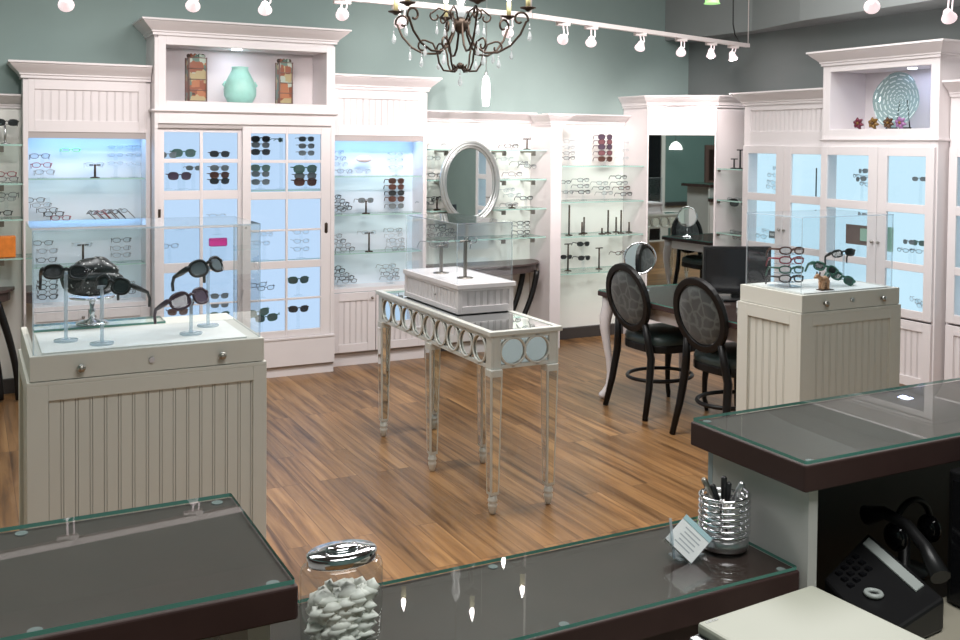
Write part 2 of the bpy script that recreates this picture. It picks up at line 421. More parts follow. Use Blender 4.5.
# ------------------------------------------------------------------ back wall cabinets
def niche_cabinet(x0, x1, label, xdoor, free):
    t = T('display_cabinet', label, 'cabinet', ((x0 + x1) / 2, 7.0, 0))
    y0, y1 = 6.90, 7.116
    c = MB()
    c.box(x0, x0 + .03, y0, y1, .1, 2.03).box(x1 - .03, x1, y0, y1, .1, 2.03)
    frame(c, 'x', x0 + .03, x1 - .03, 1.70, 2.05, y0, y0 + .02, ([(x0 + .068, x1 - .075)], [(1.775, 1.972)]))
    c.box(x0 + .03, x1 - .03, y0 + .02, y1, 1.70, 1.72).box(x0 + .001, x1 - .001, y0 + .02, y1, 2.03, 2.05)
    c.box(x0 + .03, x1 - .03, y0, y1, .545, .575).box(x0 + .03, x1 - .03, y0 + .02, y1, .1, .12)
    t.part('carcass', c, 'cab_white', bevel=.002)
    t.part('back_panel', MB().box(x0 + .03, x1 - .03, y1 - .012, y1, .575, 1.70), 'niche_back_blue_lit')
    h = MB().box(x0 + .06, x1 - .06, y0 + .016, y0 + .022, 1.765, 1.98); bead(h, 'x', x0 + .068, x1 - .075, 1.775, 1.972, y0 + .016, -1, .05)
    t.part('header_panel', h, 'cab_white')
    t.part('valance', MB().box(x0 + .03, x1 - .03, y0 + .006, y0 + .02, 1.66, 1.70), 'recess_shade_grey')  # lip coloured darker for the shade it sits in
    t.part('crown', MB().sweep([(x0, y1), (x0, y0), (x1, y0)] if free == 'left' else [(x0, y0), (x1, y0), (x1, y1)], crown_prof(2.04, 2.145, .085)), 'cab_white')
    for zz in (1.40, 1.117, .83):
        t.part('glass_shelf', MB().box(x0 + .032, x1 - .032, y0 + .025, y1 - .014, zz - .008, zz, 0, 1), ['shelf_glass', 'shelf_edge'])
    t.part('plinth', MB().box(x0, x1, y0 + .02, y1, 0, .1), 'cab_white')
    t.part('kick_shadow_strip', MB().box(x0 + .002, x1 - .002, y0 + .012, y0 + .03, .085, .10), 'recess_shade_grey')
    for a, b, kx in ((x0 + .01, xdoor - .003, xdoor - .035), (xdoor + .003, x1 - .01, xdoor + .035)):
        d = MB(); frame(d, 'x', a, b, .105, .543, y0 - .018, y0, ([(a + .06, b - .06)], [(.165, .483)]))
        d.box(a + .05, b - .05, y0 - .006, y0 - .001, .155, .493); bead(d, 'x', a + .06, b - .06, .165, .483, y0 - .006, -1, .045, .005)
        dd = t.part('door', d, 'cab_white', bevel=.002)
        t.part('knob', knob((kx, y0 - .018, .50), (0, -1, 0), .011), 'nickel', dd)
    return t
niche_cabinet(.315, 1.09, 'white open-front cabinet with lit glass shelves left of the sliding-door cabinet', .70, 'left')
niche_cabinet(2.34, 3.115, 'white open-front cabinet with lit glass shelves right of the sliding-door cabinet', 2.70, 'right')

def tall_cabinet():
    x0, x1, y0, y1 = 1.095, 2.335, 6.77, 7.116
    t = T('sliding_door_cabinet', 'tall white cabinet with two sliding glazed doors and open niche holding turquoise vase', 'cabinet', ((x0 + x1) / 2, 6.95, 0))
    c = MB()
    c.box(x0, x0 + .022, y0, y1, .075, 2.33).box(x1 - .029, x1, y0, y1, .075, 2.33)
    frame(c, 'x', x0 + .022, x1 - .029, 1.85, 2.36, y0, y0 + .022, ([(1.168, 2.272)], [(1.915, 2.285)]))
    c.box(1.117, 2.306, y0 + .022, y1, 1.885, 1.912).box(1.117, 2.306, y0 + .022, y1, 2.29, 2.31).box(1.140, 1.165, y0 + .022, y1 - .012, 1.912, 2.29).box(2.275, 2.30, y0 + .022, y1 - .012, 1.912, 2.29)
    c.box(1.165, 2.275, y1 - .014, y1, 1.912, 2.29).box(x0 + .001, x1 - .001, y0 + .022, y1, 2.33, 2.36)
    c.box(1.117, 2.306, y0, y0 + .02, 1.765, 1.85).box(1.117, 2.306, y0 + .07, y1, 1.80, 1.82)
    c.box(x0, x1, y0 - .012, y0 + .03, .075, .262).box(x0 + .002, x1 - .002, y0 - .018, y0 + .06, .262, .276).box(1.117, 2.306, y0 + .06, y1, .25, .276)
    t.part('carcass', c, 'cab_white', bevel=.002)
    t.part('ledge_moulding', MB().sweep([(x0, y1), (x0, y0), (x1, y0), (x1, y1)], [(-.002, 1.838), (.006, 1.838), (.022, 1.848), (.022, 1.858), (-.002, 1.858)]), 'cab_white')
    t.part('crown', MB().sweep([(x0, y1), (x0, y0), (x1, y0), (x1, y1)], crown_prof(2.345, 2.447, .09)), 'cab_white')
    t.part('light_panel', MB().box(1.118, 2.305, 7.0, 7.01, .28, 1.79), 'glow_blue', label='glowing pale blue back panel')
    t.part('plinth', MB().box(x0, x1 + .0, y0 + .012, y1, 0, .075), 'cab_white')
    t.part('kick_shadow_strip', MB().box(x0 + .003, x1 - .003, y0 + .003, y0 + .02, .062, .078), 'recess_shade_grey')
    t.part('track_shadow_strip', MB().box(1.118, 2.305, y0 + .012, y0 + .035, 1.735, 1.765), 'recess_shade_grey')
    for zz in (1.31, .80):
        t.part('glass_shelf', MB().box(1.12, 2.303, y0 + .07, 6.998, zz - .008, zz, 0, 1), ['shelf_glass', 'shelf_edge'])
    t.part('niche_downlight', MB().lathe([(.035, 2.284), (.035, 2.29)], (1.67, 6.92, 0), 16), 'puck')
    rl = [(.326, .54), (.55, .767), (.831, 1.062), (1.079, 1.256), (1.316, 1.503), (1.53, 1.709)]
    d1 = t.part('door', frame(MB(), 'x', 1.118, 1.70, .277, 1.752, 6.802, 6.822, ([(1.161, 1.395), (1.415, 1.65)], rl)), 'cab_white', bevel=.002)
    t.part('pane', MB().box(1.15, 1.66, 6.810, 6.814, .30, 1.73), 'pane_glass', d1)
    t.part('pull', MB().rbox(1.121, 1.139, 6.796, 6.803, 1.115, 1.195, .003), 'iron_bronze', d1)
    rr = [(.326, .539), (.553, .763), (.816, 1.025), (1.039, 1.248), (1.301, 1.502), (1.523, 1.706)]
    d2 = t.part('door', frame(MB(), 'x', 1.676, 2.305, .277, 1.752, 6.772, 6.792, ([(1.733, 1.979), (1.994, 2.234)], rr)), 'cab_white', bevel=.002)
    t.part('pane', MB().box(1.72, 2.245, 6.780, 6.784, .30, 1.73), 'pane_glass', d2)
    t.part('pull', MB().lathe([(.002, 1.0), (.012, 1.008), (.012, 1.07), (.002, 1.078)], (2.273, 6.770, 0), 12, sy=.4), 'iron_bronze', d2)
    t.part('keyhole', MB().lathe([(.006, 1.052), (.006, 1.064)], (1.700, 6.770, 0), 10), 'nickel', d2)
tall_cabinet()

# wall shelf units with crowns
def shelf_unit(x0, x1, label, zs, depth, crown=(1.82, 1.905), brackets=None):
    t = T('glass_shelf_unit', label, 'shelves', ((x0 + x1) / 2, 7.1, .1))
    t.part('back_panel', MB().box(x0, x1, 7.10, 7.118, .094, crown[0] + .02), 'panel_white')
    t.part('crown', MB().sweep([(x0, 7.10), (x1, 7.10)], crown_prof(crown[0], crown[1], .10)), 'cab_white')
    for zz in zs:
        s = t.part('glass_shelf', MB().box(x0 + .003, x1 - .003, 7.10 - depth, 7.098, zz - .01, zz, 0, 1), ['shelf_glass', 'shelf_edge'])
        for bx in (brackets or []):
            t.part('bracket', MB().box(bx - .012, bx + .012, 7.05 - depth * .55, 7.10, zz - .026, zz - .011).box(bx - .015, bx + .015, 7.04 - depth * .55, 7.06 - depth * .55, zz - .05, zz - .011), 'nickel', s)
    return t
shelf_unit(3.118, 4.147, 'white lit wall with glass shelves on brackets behind the oval mirror', (1.605, 1.37, 1.135, .905), .26, brackets=(3.28, 3.79, 4.06))
shelf_unit(4.253, 5.085, 'white alcove with four glass shelves right of the pillar, dark baseboard below', (1.475, 1.183, .90, .598), .30)
shelf_unit(XL + .005, .312, 'white wall with glass shelves at the far left edge', (1.62, 1.375, 1.15, .905), .26, crown=(1.85, 1.94), brackets=(-.7, .19))
t = T('divider_panel', 'white upright pillar panel with crown between the two glass-shelf walls', 'pillar', (4.2, 6.95, 0))
t.part('panel', MB().box(4.15, 4.25, 6.78, 7.118, 0, 1.85), 'cab_white', bevel=.002)
t.part('crown', MB().sweep([(4.15, 7.02), (4.15, 6.78), (4.25, 6.78), (4.25, 7.02)], crown_prof(1.80, 1.89, .07)), 'cab_white')

# corner mirror cabinet
def corner_unit():
    a, b = Vector((5.09, 6.77)), Vector((5.50, 6.38)); u = (b - a).normalized(); n = Vector((-u.y, u.x)) * -1
    if n.x > 0: n = -n
    t = T('corner_mirror_cabinet', 'white diagonal corner unit with tall mirror and projecting crown', 'cabinet', (5.3, 6.6, 0))
    body = [(5.09, 7.117), tuple(a), tuple(b), (5.797, 6.38), (5.797, 7.117)]
    t.part('body', MB().prism(body[::-1], 0, 2.0), 'cab_white')
    L = (b - a).length
    def q(s, o): p = a + u * s + n * o; return (p.x, p.y)
    fr = MB()
    for s0, s1, z0, z1 in ((0, .012, 0, 1.99), (L - .014, L, 0, 1.99), (.012, L - .014, 1.735, 1.99), (.012, L - .014, 0, .30)):
        fr.prism([q(s0, 0), q(s1, 0), q(s1, .012), q(s0, .012)], z0, z1)
    t.part('face_frame', fr, 'cab_white')
    t.part('mirror_panel', MB().prism([q(.012, .001), q(L - .014, .001), q(L - .014, .006), q(.012, .006)], .30, 1.735), 'mirror_dark', label='tall rectangular mirror')
    t.part('crown', MB().sweep([(5.09, 7.117), tuple(a), tuple(b), (5.797, 6.38)], crown_prof(1.965, 2.065, .06)), 'cab_white')
corner_unit()

# right wall shelves between corner unit and right cabinets
t = T('glass_shelf_unit', 'narrow strip of glass shelves between corner mirror and right wall cabinets', 'shelves', (5.7, 6.22, .6))
for zz in (1.463, 1.205, .935):
    s = t.part('glass_shelf', MB().box(5.50, 5.796, 6.08, 6.365, zz - .01, zz, 0, 1), ['shelf_glass', 'shelf_edge'])
    t.part('bracket', MB().box(5.505, 5.52, 6.345, 6.366, zz - .03, zz - .011), 'nickel', s)

# ------------------------------------------------------------------ right wall cabinets
def right_cabinet(name, label, yl, yr, xf, ztop, kind, free='both'):
    """yl = far end (left in view), yr = near end; front at xf; kind low / tall"""
    t = T(name, label, 'cabinet', ((xf + 5.8) / 2, (yl + yr) / 2, 0))
    y0, y1, xb = yr, yl, 5.797
    c = MB()
    c.box(xf, xb, y0, y0 + .022, .1, ztop - .01).box(xf, xb, y1 - .022, y1, .1, ztop - .01).box(xf + .02, xb, y0 + .001, y1 - .001, ztop - .02, ztop)
    zt = 1.646
    if kind == 'low':
        frame(c, 'y', y0 + .022, y1 - .022, zt, ztop - .005, xf, xf + .02, ([(y0 + .08, y1 - .07)], [(1.765, 1.928)]))
    else:
        frame(c, 'y', y0 + .022, y1 - .022, zt, ztop - .005, xf, xf + .02, ([(y0 + .064, y1 - .066)], [(1.771, 2.176)]))
        c.box(xf + .02, xb, y0 + .04, y1 - .04, 1.745, 1.768).box(xf + .02, xb, y0 + .04, y1 - .04, 2.18, 2.20)
        c.box(xf + .02, xb, y0 + .04, y0 + .062, 1.768, 2.18).box(xf + .02, xb, y1 - .062, y1 - .04, 1.768, 2.18).box(xb - .02, xb, y0 + .06, y1 - .06, 1.768, 2.18)
    c.box(xf + .02, xb, y0 + .022, y1 - .022, zt, zt + .02).box(xf + .002, xb, y0 + .022, y1 - .022, .535, .56)
    t.part('carcass', c, 'cab_white', bevel=.002)
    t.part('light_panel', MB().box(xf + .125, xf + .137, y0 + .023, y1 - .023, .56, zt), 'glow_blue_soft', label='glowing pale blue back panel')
    if kind == 'low':
        h = MB().box(xf + .016, xf + .022, y0 + .07, y1 - .06, 1.755, 1.94); bead(h, 'y', y0 + .08, y1 - .07, 1.765, 1.928, xf + .016, -1, .045)
        t.part('header_panel', h, 'cab_white')
    else:
        t.part('ledge_moulding', MB().sweep([(xb, y1), (xf, y1), (xf, y0), (xb, y0)], [(-.002, 1.69), (.006, 1.69), (.014, 1.697), (.014, 1.706), (-.002, 1.706)]), 'cab_white')
        t.part('niche_downlight', MB().lathe([(.03, 2.174), (.03, 2.18)], (5.60, 4.56, 0), 16), 'puck')
    t.part('crown', MB().sweep(([] if free == 'near' else [(xb, y1)]) + [(xf, y1), (xf, y0)] + ([] if free == 'far' else [(xb, y0)]), crown_prof(ztop - .09, ztop + .012, .085)), 'cab_white')
    t.part('plinth', MB().box(xf + .015, xb, y0, y1, 0, .1), 'cab_white')
    for zz in (1.255, .875):
        t.part('glass_shelf', MB().box(xf + .01, xf + .124, y0 + .024, y1 - .024, zz - .008, zz, 0, 1), ['shelf_glass', 'shelf_edge'])
    ym = (y0 + y1) / 2 - (0 if kind == 'low' else .03)
    rows = [(.60, .85), (.90, 1.225), (1.283, 1.592)]
    for a, b, ky in ((y0 + .012, ym - .002, ym - .025), (ym + .002, y1 - .012, ym + .025)):
        e0 = .062 if a < ym - .1 else .075; e1 = .075 if a < ym - .1 else .058
        d = t.part('door', frame(MB(), 'y', a, b, .545, 1.652, xf - .02, xf - .001, ([(a + e0, b - e1)], rows)), 'cab_white', bevel=.002)
        t.part('pane', MB().box(xf - .012, xf - .008, a + e0 - .01, b - e1 + .01, .59, 1.60), 'pane_glass', d)
        t.part('knob', knob((xf - .02, ky, 1.015), (-1, 0, 0), .01), 'pewter', d)
        dm = MB(); frame(dm, 'y', a, b, .108, .53, xf - .02, xf - .001, ([(a + .06, b - .06)], [(.17, .47)])); dm.box(xf - .007, xf - .002, a + .05, b - .05, .16, .48)
        bead(dm, 'y', a + .06, b - .06, .17, .47, xf - .007, -1, .045, .005)
        d = t.part('door', dm, 'cab_white', bevel=.002)
        t.part('knob', knob((xf - .02, ky, .495), (-1, 0, 0), .01), 'pewter', d)
    return t
right_cabinet('glazed_cabinet', 'white right-wall cabinet with beadboard header above two glazed doors, beside corner shelves', 6.075, 5.165, 5.52, 2.06, 'low', 'far')
right_cabinet('tall_glazed_cabinet', 'taller white right-wall cabinet with open niche holding a swirled glass plate', 5.165, 4.21, 5.42, 2.31, 'tall')
right_cabinet('glazed_cabinet', 'white low-crowned cabinet cut off by the right edge of the photo', 4.205, 3.52, 5.52, 2.06, 'low', 'near')
right_cabinet('glazed_cabinet', 'white lit cabinet with glazed doors seen only in the oval mirror', 3.515, 2.80, 5.52, 2.06, 'low')

# ------------------------------------------------------------------ oval mirror
def oval_mirror():
    c = PY(471, 181, 6.76); z0, z1 = 1.028, 1.672; cz = (z0 + z1) / 2; cx = 3.42; rx, rz = .257, .322
    t = T('oval_mirror', 'oval wall mirror in a ribbed silver frame in front of glass shelves', 'mirror', (cx, 6.8, z0))
    path = lambda k, n, a, y: [(cx + (rx - a) * math.cos(2 * PI * i / n), y, cz + (rz - a) * math.sin(2 * PI * i / n)) for i in range(n)]
    f = MB()
    f.tube(path(0, 64, .012, 6.77), .014, 8, closed=True).tube(path(0, 64, .032, 6.765), .011, 8, closed=True).tube(path(0, 64, .05, 6.775), .010, 8, closed=True)
    t.part('frame', f, 'silver_frame')
    g = MB(); pts = path(0, 64, .05, 6.775); g.extr(pts, (0, .012, 0)); t.part('mirror_glass', g, 'mirror')
    t.part('backing', MB().extr(path(0, 48, .03, 6.787), (0, .012, 0)), 'dark_base')
    t.part('wall_bracket', MB().box(cx - .03, cx + .03, 6.795, 7.10, cz + .04, cz + .07).box(cx - .03, cx + .03, 6.795, 7.10, cz - .14, cz - .115), 'nickel')
oval_mirror()

# half-round tables
def demilune(cx, label, dark='table_dark', flare=False):
    t = T('half_round_table', label, 'table', (cx, 6.85, 0))
    zt = .70; hw = .52; d = .34
    pts = [(cx + hw * math.cos(a), 7.07 - d * math.sin(a) ** .8) for a in [PI * i / 24 for i in range(25)]]
    t.part('table_top', MB().prism([(p[0], p[1]) for p in pts][::-1], zt - .018, zt), dark, bevel=.004)
    p2 = [(cx + (hw - .025) * math.cos(a), 7.06 - (d - .025) * math.sin(a) ** .8) for a in [PI * i / 24 for i in range(25)]]
    t.part('apron', MB().prism(p2[::-1], zt - .075, zt - .018), dark)
    for sx in (-1, 1):
        for off in (0, .10):
            pts = []
            for i in range(15):
                k = i / 14; xx = cx + sx * (((.42 - off) - .08 * k - .22 * k * k) if not flare else (.41 - off + .12 * math.sin(k * PI * .5)))
                pts.append((xx, 6.84 + .5 * off * (1 - k * .4), (zt - .075) * (1 - k) + .012))
            t.part('leg', MB().tube(pts, [.024 - .006 * (i / 14) for i in range(15)], 8), 'black_wood')
    t.part('stretcher', MB().tube([(cx - .27, 6.86, .25), (cx + .27, 6.86, .25)], .012, 8), 'black_wood')
demilune(3.645, 'dark half-round console table with curved black legs under the oval mirror')
demilune(-.25, 'dark half-round console table with curved black legs at the far left edge', flare=True)

# ------------------------------------------------------------------ display pedestals
def acrylic_cover(t, x0, x1, y0, y1, z0, z1, th=.005, topmat='acrylic'):
    a = MB()
    a.box(x0, x1, y0, y0 + th, z0, z1 - th, 0, 1).box(x0, x1, y1 - th, y1, z0, z1 - th, 0, 1)
    a.box(x0, x0 + th, y0 + th, y1 - th, z0, z1 - th, 0, 1).box(x1 - th, x1, y0 + th, y1 - th, z0, z1 - th, 0, 1)
    c = t.part('acrylic_cover', a, ['acrylic', 'acrylic_edge'], label='clear acrylic box cover')
    t.part('cover_lid', MB().box(x0, x1, y0, y1, z1 - th, z1, 0, 1), [topmat, 'acrylic_edge'], c)
def pedestal(name, label, x0, x1, y0, y1, pan, spanel, knobs, lock, ac, rot=0., inlay=None):
    t = T(name, label, 'display case', ((x0 + x1) / 2, (y0 + y1) / 2, 0))
    zb, zt = .905, .985; m = .008
    b = MB().box(x0 + .018, x1 - .018, y0 + .018, y1 - .006, 0, zb - .01).box(x0, x1, y0, y1, zb - .012, zb)
    frame(b, 'x', x0, x1, .0, zb - .012, y0, y0 + .018, ([(pan[0], pan[1])], [(.13, .845)]))
    frame(b, 'y', y0 + .018, y1, .0, zb - .012, x0, x0 + .018, ([spanel], [(.13, .845)]))
    frame(b, 'y', y0 + .018, y1, .0, zb - .012, x1 - .018, x1, ([spanel], [(.13, .845)]))
    t.part('body', b, 'case_paint', bevel=.0015)
    q = MB(); bead(q, 'x', pan[0], pan[1], .13, .845, y0 + .0175, -1, .042); bead(q, 'y', spanel[0], spanel[1], .13, .845, x0 + .0175, -1, .042); bead(q, 'y', spanel[0], spanel[1], .13, .845, x1 - .0175, 1, .042)
    t.part('beadboard_panel', q, 'case_paint')
    d = t.part('drawer', MB().box(x0 + m, x1 - m, y0 + .004, y1 - m, zb + .002, zt), 'case_paint', bevel=.002)
    for kx, kz in knobs: t.part('knob', knob((kx, y0 + .004, kz), (0, -1, 0), .014), 'pewter', d)
    t.part('lock', MB().tube([(lock[0], y0 + .006, lock[1]), (lock[0], y0 - .004, lock[1])], .009, 14), 'silver', d)
    i = .03
    t.part('top_inset', MB().box(x0 + .045, x1 - .06, y0 + .03, ac[3] - .02, zt, zt + .004), 'panel_white')
    if inlay: t.part('glass_inlay', MB().box(*inlay, zt, zt + .008, 0, 1), ['counter_glass', 'counter_edge'])
    acrylic_cover(t, *ac, topmat='case_top_sheen')
    if rot: t.o.rotation_euler = (0, 0, rot)
    return t
pedestal('display_pedestal', 'large cream beadboard display case with sunglasses under clear cover, at left', .158, .900, 3.30, 3.86, (.219, .854), (3.38, 3.78), [(.312, .940), (.748, .940)], (.525, .945), (.176, .885, 3.325, 3.70, .985, 1.372), inlay=(.20, .64, 3.72, 3.84))
pedestal('display_pedestal', 'cream beadboard display case with eyeglasses under clear cover, at right near chairs', 3.293, 3.935, 3.24, 3.65, (3.364, 3.865), (3.31, 3.58), [(3.436, .942), (3.803, .942)], (3.612, .947), (3.323, 3.908, 3.27, 3.63, .985, 1.333), rot=0)

# ------------------------------------------------------------------ mirrored console table
def console():
    t = T('mirrored_console_table', 'silver mirrored console table with overlapping-ring lattice apron and six legs', 'table', (2.22, 4.5, 0))
    x0, x1, y0, y1 = 2.036, 2.412, 3.822, 5.20; zt = .821
    fr = MB(); 
    for a in ((x0, x1, y0, y0 + .03), (x0, x1, y1 - .03, y1), (x0, x0 + .03, y0 + .03, y1 - .03), (x1 - .03, x1, y0 + .03, y1 - .03)): fr.box(*a, zt - .022, zt)
    t.part('top_frame', fr, 'champagne', bevel=.003)
    t.part('top_mirror', MB().box(x0 + .03, x1 - .03, y0 + .03, y1 - .03, zt - .016, zt - .004), 'mirror')
    ax0, ax1, ay0, ay1 = x0 + .014, x1 - .014, y0 + .014, y1 - .014; za, zb = .650, zt - .022
    ap = MB(); fw = .018
    for xx in (ax0, ax1 - .012):
        frame(ap, 'y', ay0, ay1, za, zb, xx, xx + .012, ([(ay0 + .05, ay1 - .05)], [(za + fw, zb - fw)]))
    for yy in (ay0, ay1 - .012):
        frame(ap, 'x', ax0 + .012, ax1 - .012, za, zb, yy, yy + .012, ([(ax0 + .05, ax1 - .05)], [(za + fw, zb - fw)]))
    t.part('apron_frame', ap, 'champagne', bevel=.0015)
    mi = MB().box(ax0 + .008, ax0 + .011, ay0 + .02, ay1 - .02, za + .01, zb - .01).box(ax1 - .011, ax1 - .008, ay0 + .02, ay1 - .02, za + .01, zb - .01)
    mi.box(ax0 + .02, ax1 - .02, ay0 + .008, ay0 + .011, za + .01, zb - .01).box(ax0 + .02, ax1 - .02, ay1 - .011, ay1 - .008, za + .01, zb - .01)
    t.part('apron_mirror', mi, 'mirror')
    la = MB(); zc = (za + zb) / 2; rr = (zb - za) / 2 - fw + .004
    def ring(cu, ax, pos):
        pts = []
        for k in range(28):
            a = 2 * PI * k / 28; u, zz = cu + rr * 1.04 * math.cos(a), zc + rr * math.sin(a)
            pts.append((u, pos, zz) if ax == 'x' else (pos, u, zz))
        la.tube(pts, .0058, 6, closed=True)
        for sz in (-1, 1):
            q = zc + sz * (rr + .004)
            la.box(*((cu - .006, cu + .006, pos - .003, pos + .003) if ax == 'x' else (pos - .003, pos + .003, cu - .006, cu + .006)), q - .005, q + .005)
    n = 9; a0, a1 = ay0 + .05, ay1 - .05; st = (a1 - a0) / n
    for i in range(n):
        for pos in (ax0 + .003, ax1 - .003): ring(a0 + st * (i + .5), 'y', pos)
    for i in range(n + 1):
        for pos in (ax0 + .003, ax1 - .003): la.box(pos - .004, pos + .004, a0 + st * i - .006, a0 + st * i + .006, zc - .004, zc + .004)
    b0, b1 = ax0 + .05, ax1 - .05
    for i in range(2):
        for pos in (ay0 + .003, ay1 - .003): ring(b0 + (b1 - b0) * (i + .5) / 2, 'x', pos)
    t.part('ring_lattice', la, 'champagne')
    for yy in (3.850, 4.495, 5.150):
        for xx in (2.071, 2.360):
            lg = MB(); h0, h1 = .030, .021
            v = []
            for zz, h in ((za, h0), (.09, h1)):
                v += [(xx - h, yy - h, zz), (xx + h, yy - h, zz), (xx + h, yy + h, zz), (xx - h, yy + h, zz)]
            lg.add(v, [(0, 1, 2, 3), (7, 6, 5, 4), (0, 4, 5, 1), (1, 5, 6, 2), (2, 6, 7, 3), (3, 7, 4, 0)], 0)
            lo = t.part('leg', lg, 'champagne', bevel=.002)
            ms = MB()
            for (dx, dy) in ((0, -1), (0, 1), (-1, 0), (1, 0)):
                vv = []
                for zz, h in ((za - .03, h0 - .0008), (.105, h1 - .0002)):
                    w2 = h - .0075
                    for sgn in (-1, 1):
                        vv.append((xx + dx * (h + .0012) + (sgn * w2 if dx == 0 else 0), yy + dy * (h + .0012) + (sgn * w2 if dy == 0 else 0), zz))
                ms.add(vv, [(0, 1, 3, 2)])
            t.part('leg_mirror', ms, 'mirror', lo)
            t.part('foot', MB().lathe([(.004, 0), (.011, .002), (.015, .014), (.02, .035), (.0215, .045), (.017, .052), (.0215, .058), (.0215, .068), (.018, .074), (.018, .09)], (xx, yy, 0), 14), 'champagne', lo)
console()
# small display box on the console
def riser():
    x0, x1, y0, y1, z0, z1 = 2.104, 2.412, 4.285, 4.945, .821, .965
    t = T('display_box', 'small white beadboard display box with clear cover on the mirrored console', 'display case', (2.27, 4.6, z0))
    b = MB().box(x0 + .012, x1 - .012, y0 + .012, y1 - .012, z0, z1 - .02).box(x0 - .006, x1 + .012, y0 - .006, y1 + .006, z1 - .022, z1)
    for xx, s in ((x0, 1), (x1 - .012, 1)): frame(b, 'y', y0, y1, z0, z1 - .022, xx, xx + .012, ([(y0 + .02, y1 - .02)], [(z0 + .025, z1 - .035)]))
    for yy in (y0, y1 - .012): frame(b, 'x', x0 + .012, x1 - .012, z0, z1 - .022, yy, yy + .012, ([(x0 + .025, x1 - .025)], [(z0 + .035, z1 - .035)]))
    t.part('body', b, 'cab_white', bevel=.0015)
    q = MB(); bead(q, 'y', y0 + .02, y1 - .02, z0 + .025, z1 - .035, x0 + .0115, -1, .04, .004); bead(q, 'x', x0 + .025, x1 - .025, z0 + .035, z1 - .035, y0 + .0115, -1, .035, .004)
    t.part('beadboard_panel', q, 'cab_white')
    t.part('lock', MB().tube([(x0 - .002, 4.55, .885), (x0 + .004, 4.55, .885)], .006, 10), 'pewter')
    acrylic_cover(t, x0 + .005, x1 + .004, y0 + .02, y1 - .01, z1, 1.262)
riser()

# ------------------------------------------------------------------ desk and chairs
def desk():
    t = T('desk', 'white desk with dark top and curved cabriole legs beside the black chairs', 'desk', (3.95, 4.6, 0))
    x0, x1, y0, y1, zt = 3.638, 4.36, 3.84, 5.36, .705
    t.part('desk_top', MB().rbox(x0, x1, y0, y1, zt - .035, zt - .004, .02), 'espresso', bevel=.004)
    t.part('glass_top', MB().rbox(x0 + .004, x1 - .004, y0 + .004, y1 - .004, zt - .004, zt + .002, .02, 0, 1), ['counter_glass', 'counter_edge'])
    t.part('apron', MB().box(x0 + .06, x1 - .06, y0 + .06, y0 + .08, .585, zt - .035).box(x0 + .06, x1 - .06, y1 - .08, y1 - .06, .585, zt - .035).box(x0 + .06, x0 + .08, y0 + .08, y1 - .08, .585, zt - .035).box(x1 - .08, x1 - .06, y0 + .08, y1 - .08, .585, zt - .035), 'cab_white')
    for xx, sx in ((x0 + .055, -1), (x1 - .055, 1)):
        for yy, sy in ((y0 + .055, -1), (y1 - .055, 1)):
            pr = [(0, .67, .040), (0, .60, .042), (.016, .53, .040), (.02, .46, .033), (.008, .36, .026), (-.008, .26, .021), (-.014, .17, .018), (-.006, .09, .017), (.012, .045, .022), (.03, .02, .026), (.036, .008, .022)]
            t.part('leg', MB().tube([(xx + sx * o * .9, yy + sy * o * .5, z) for o, z, r in pr], [r for o, z, r in pr], 12), 'cab_white')
desk()

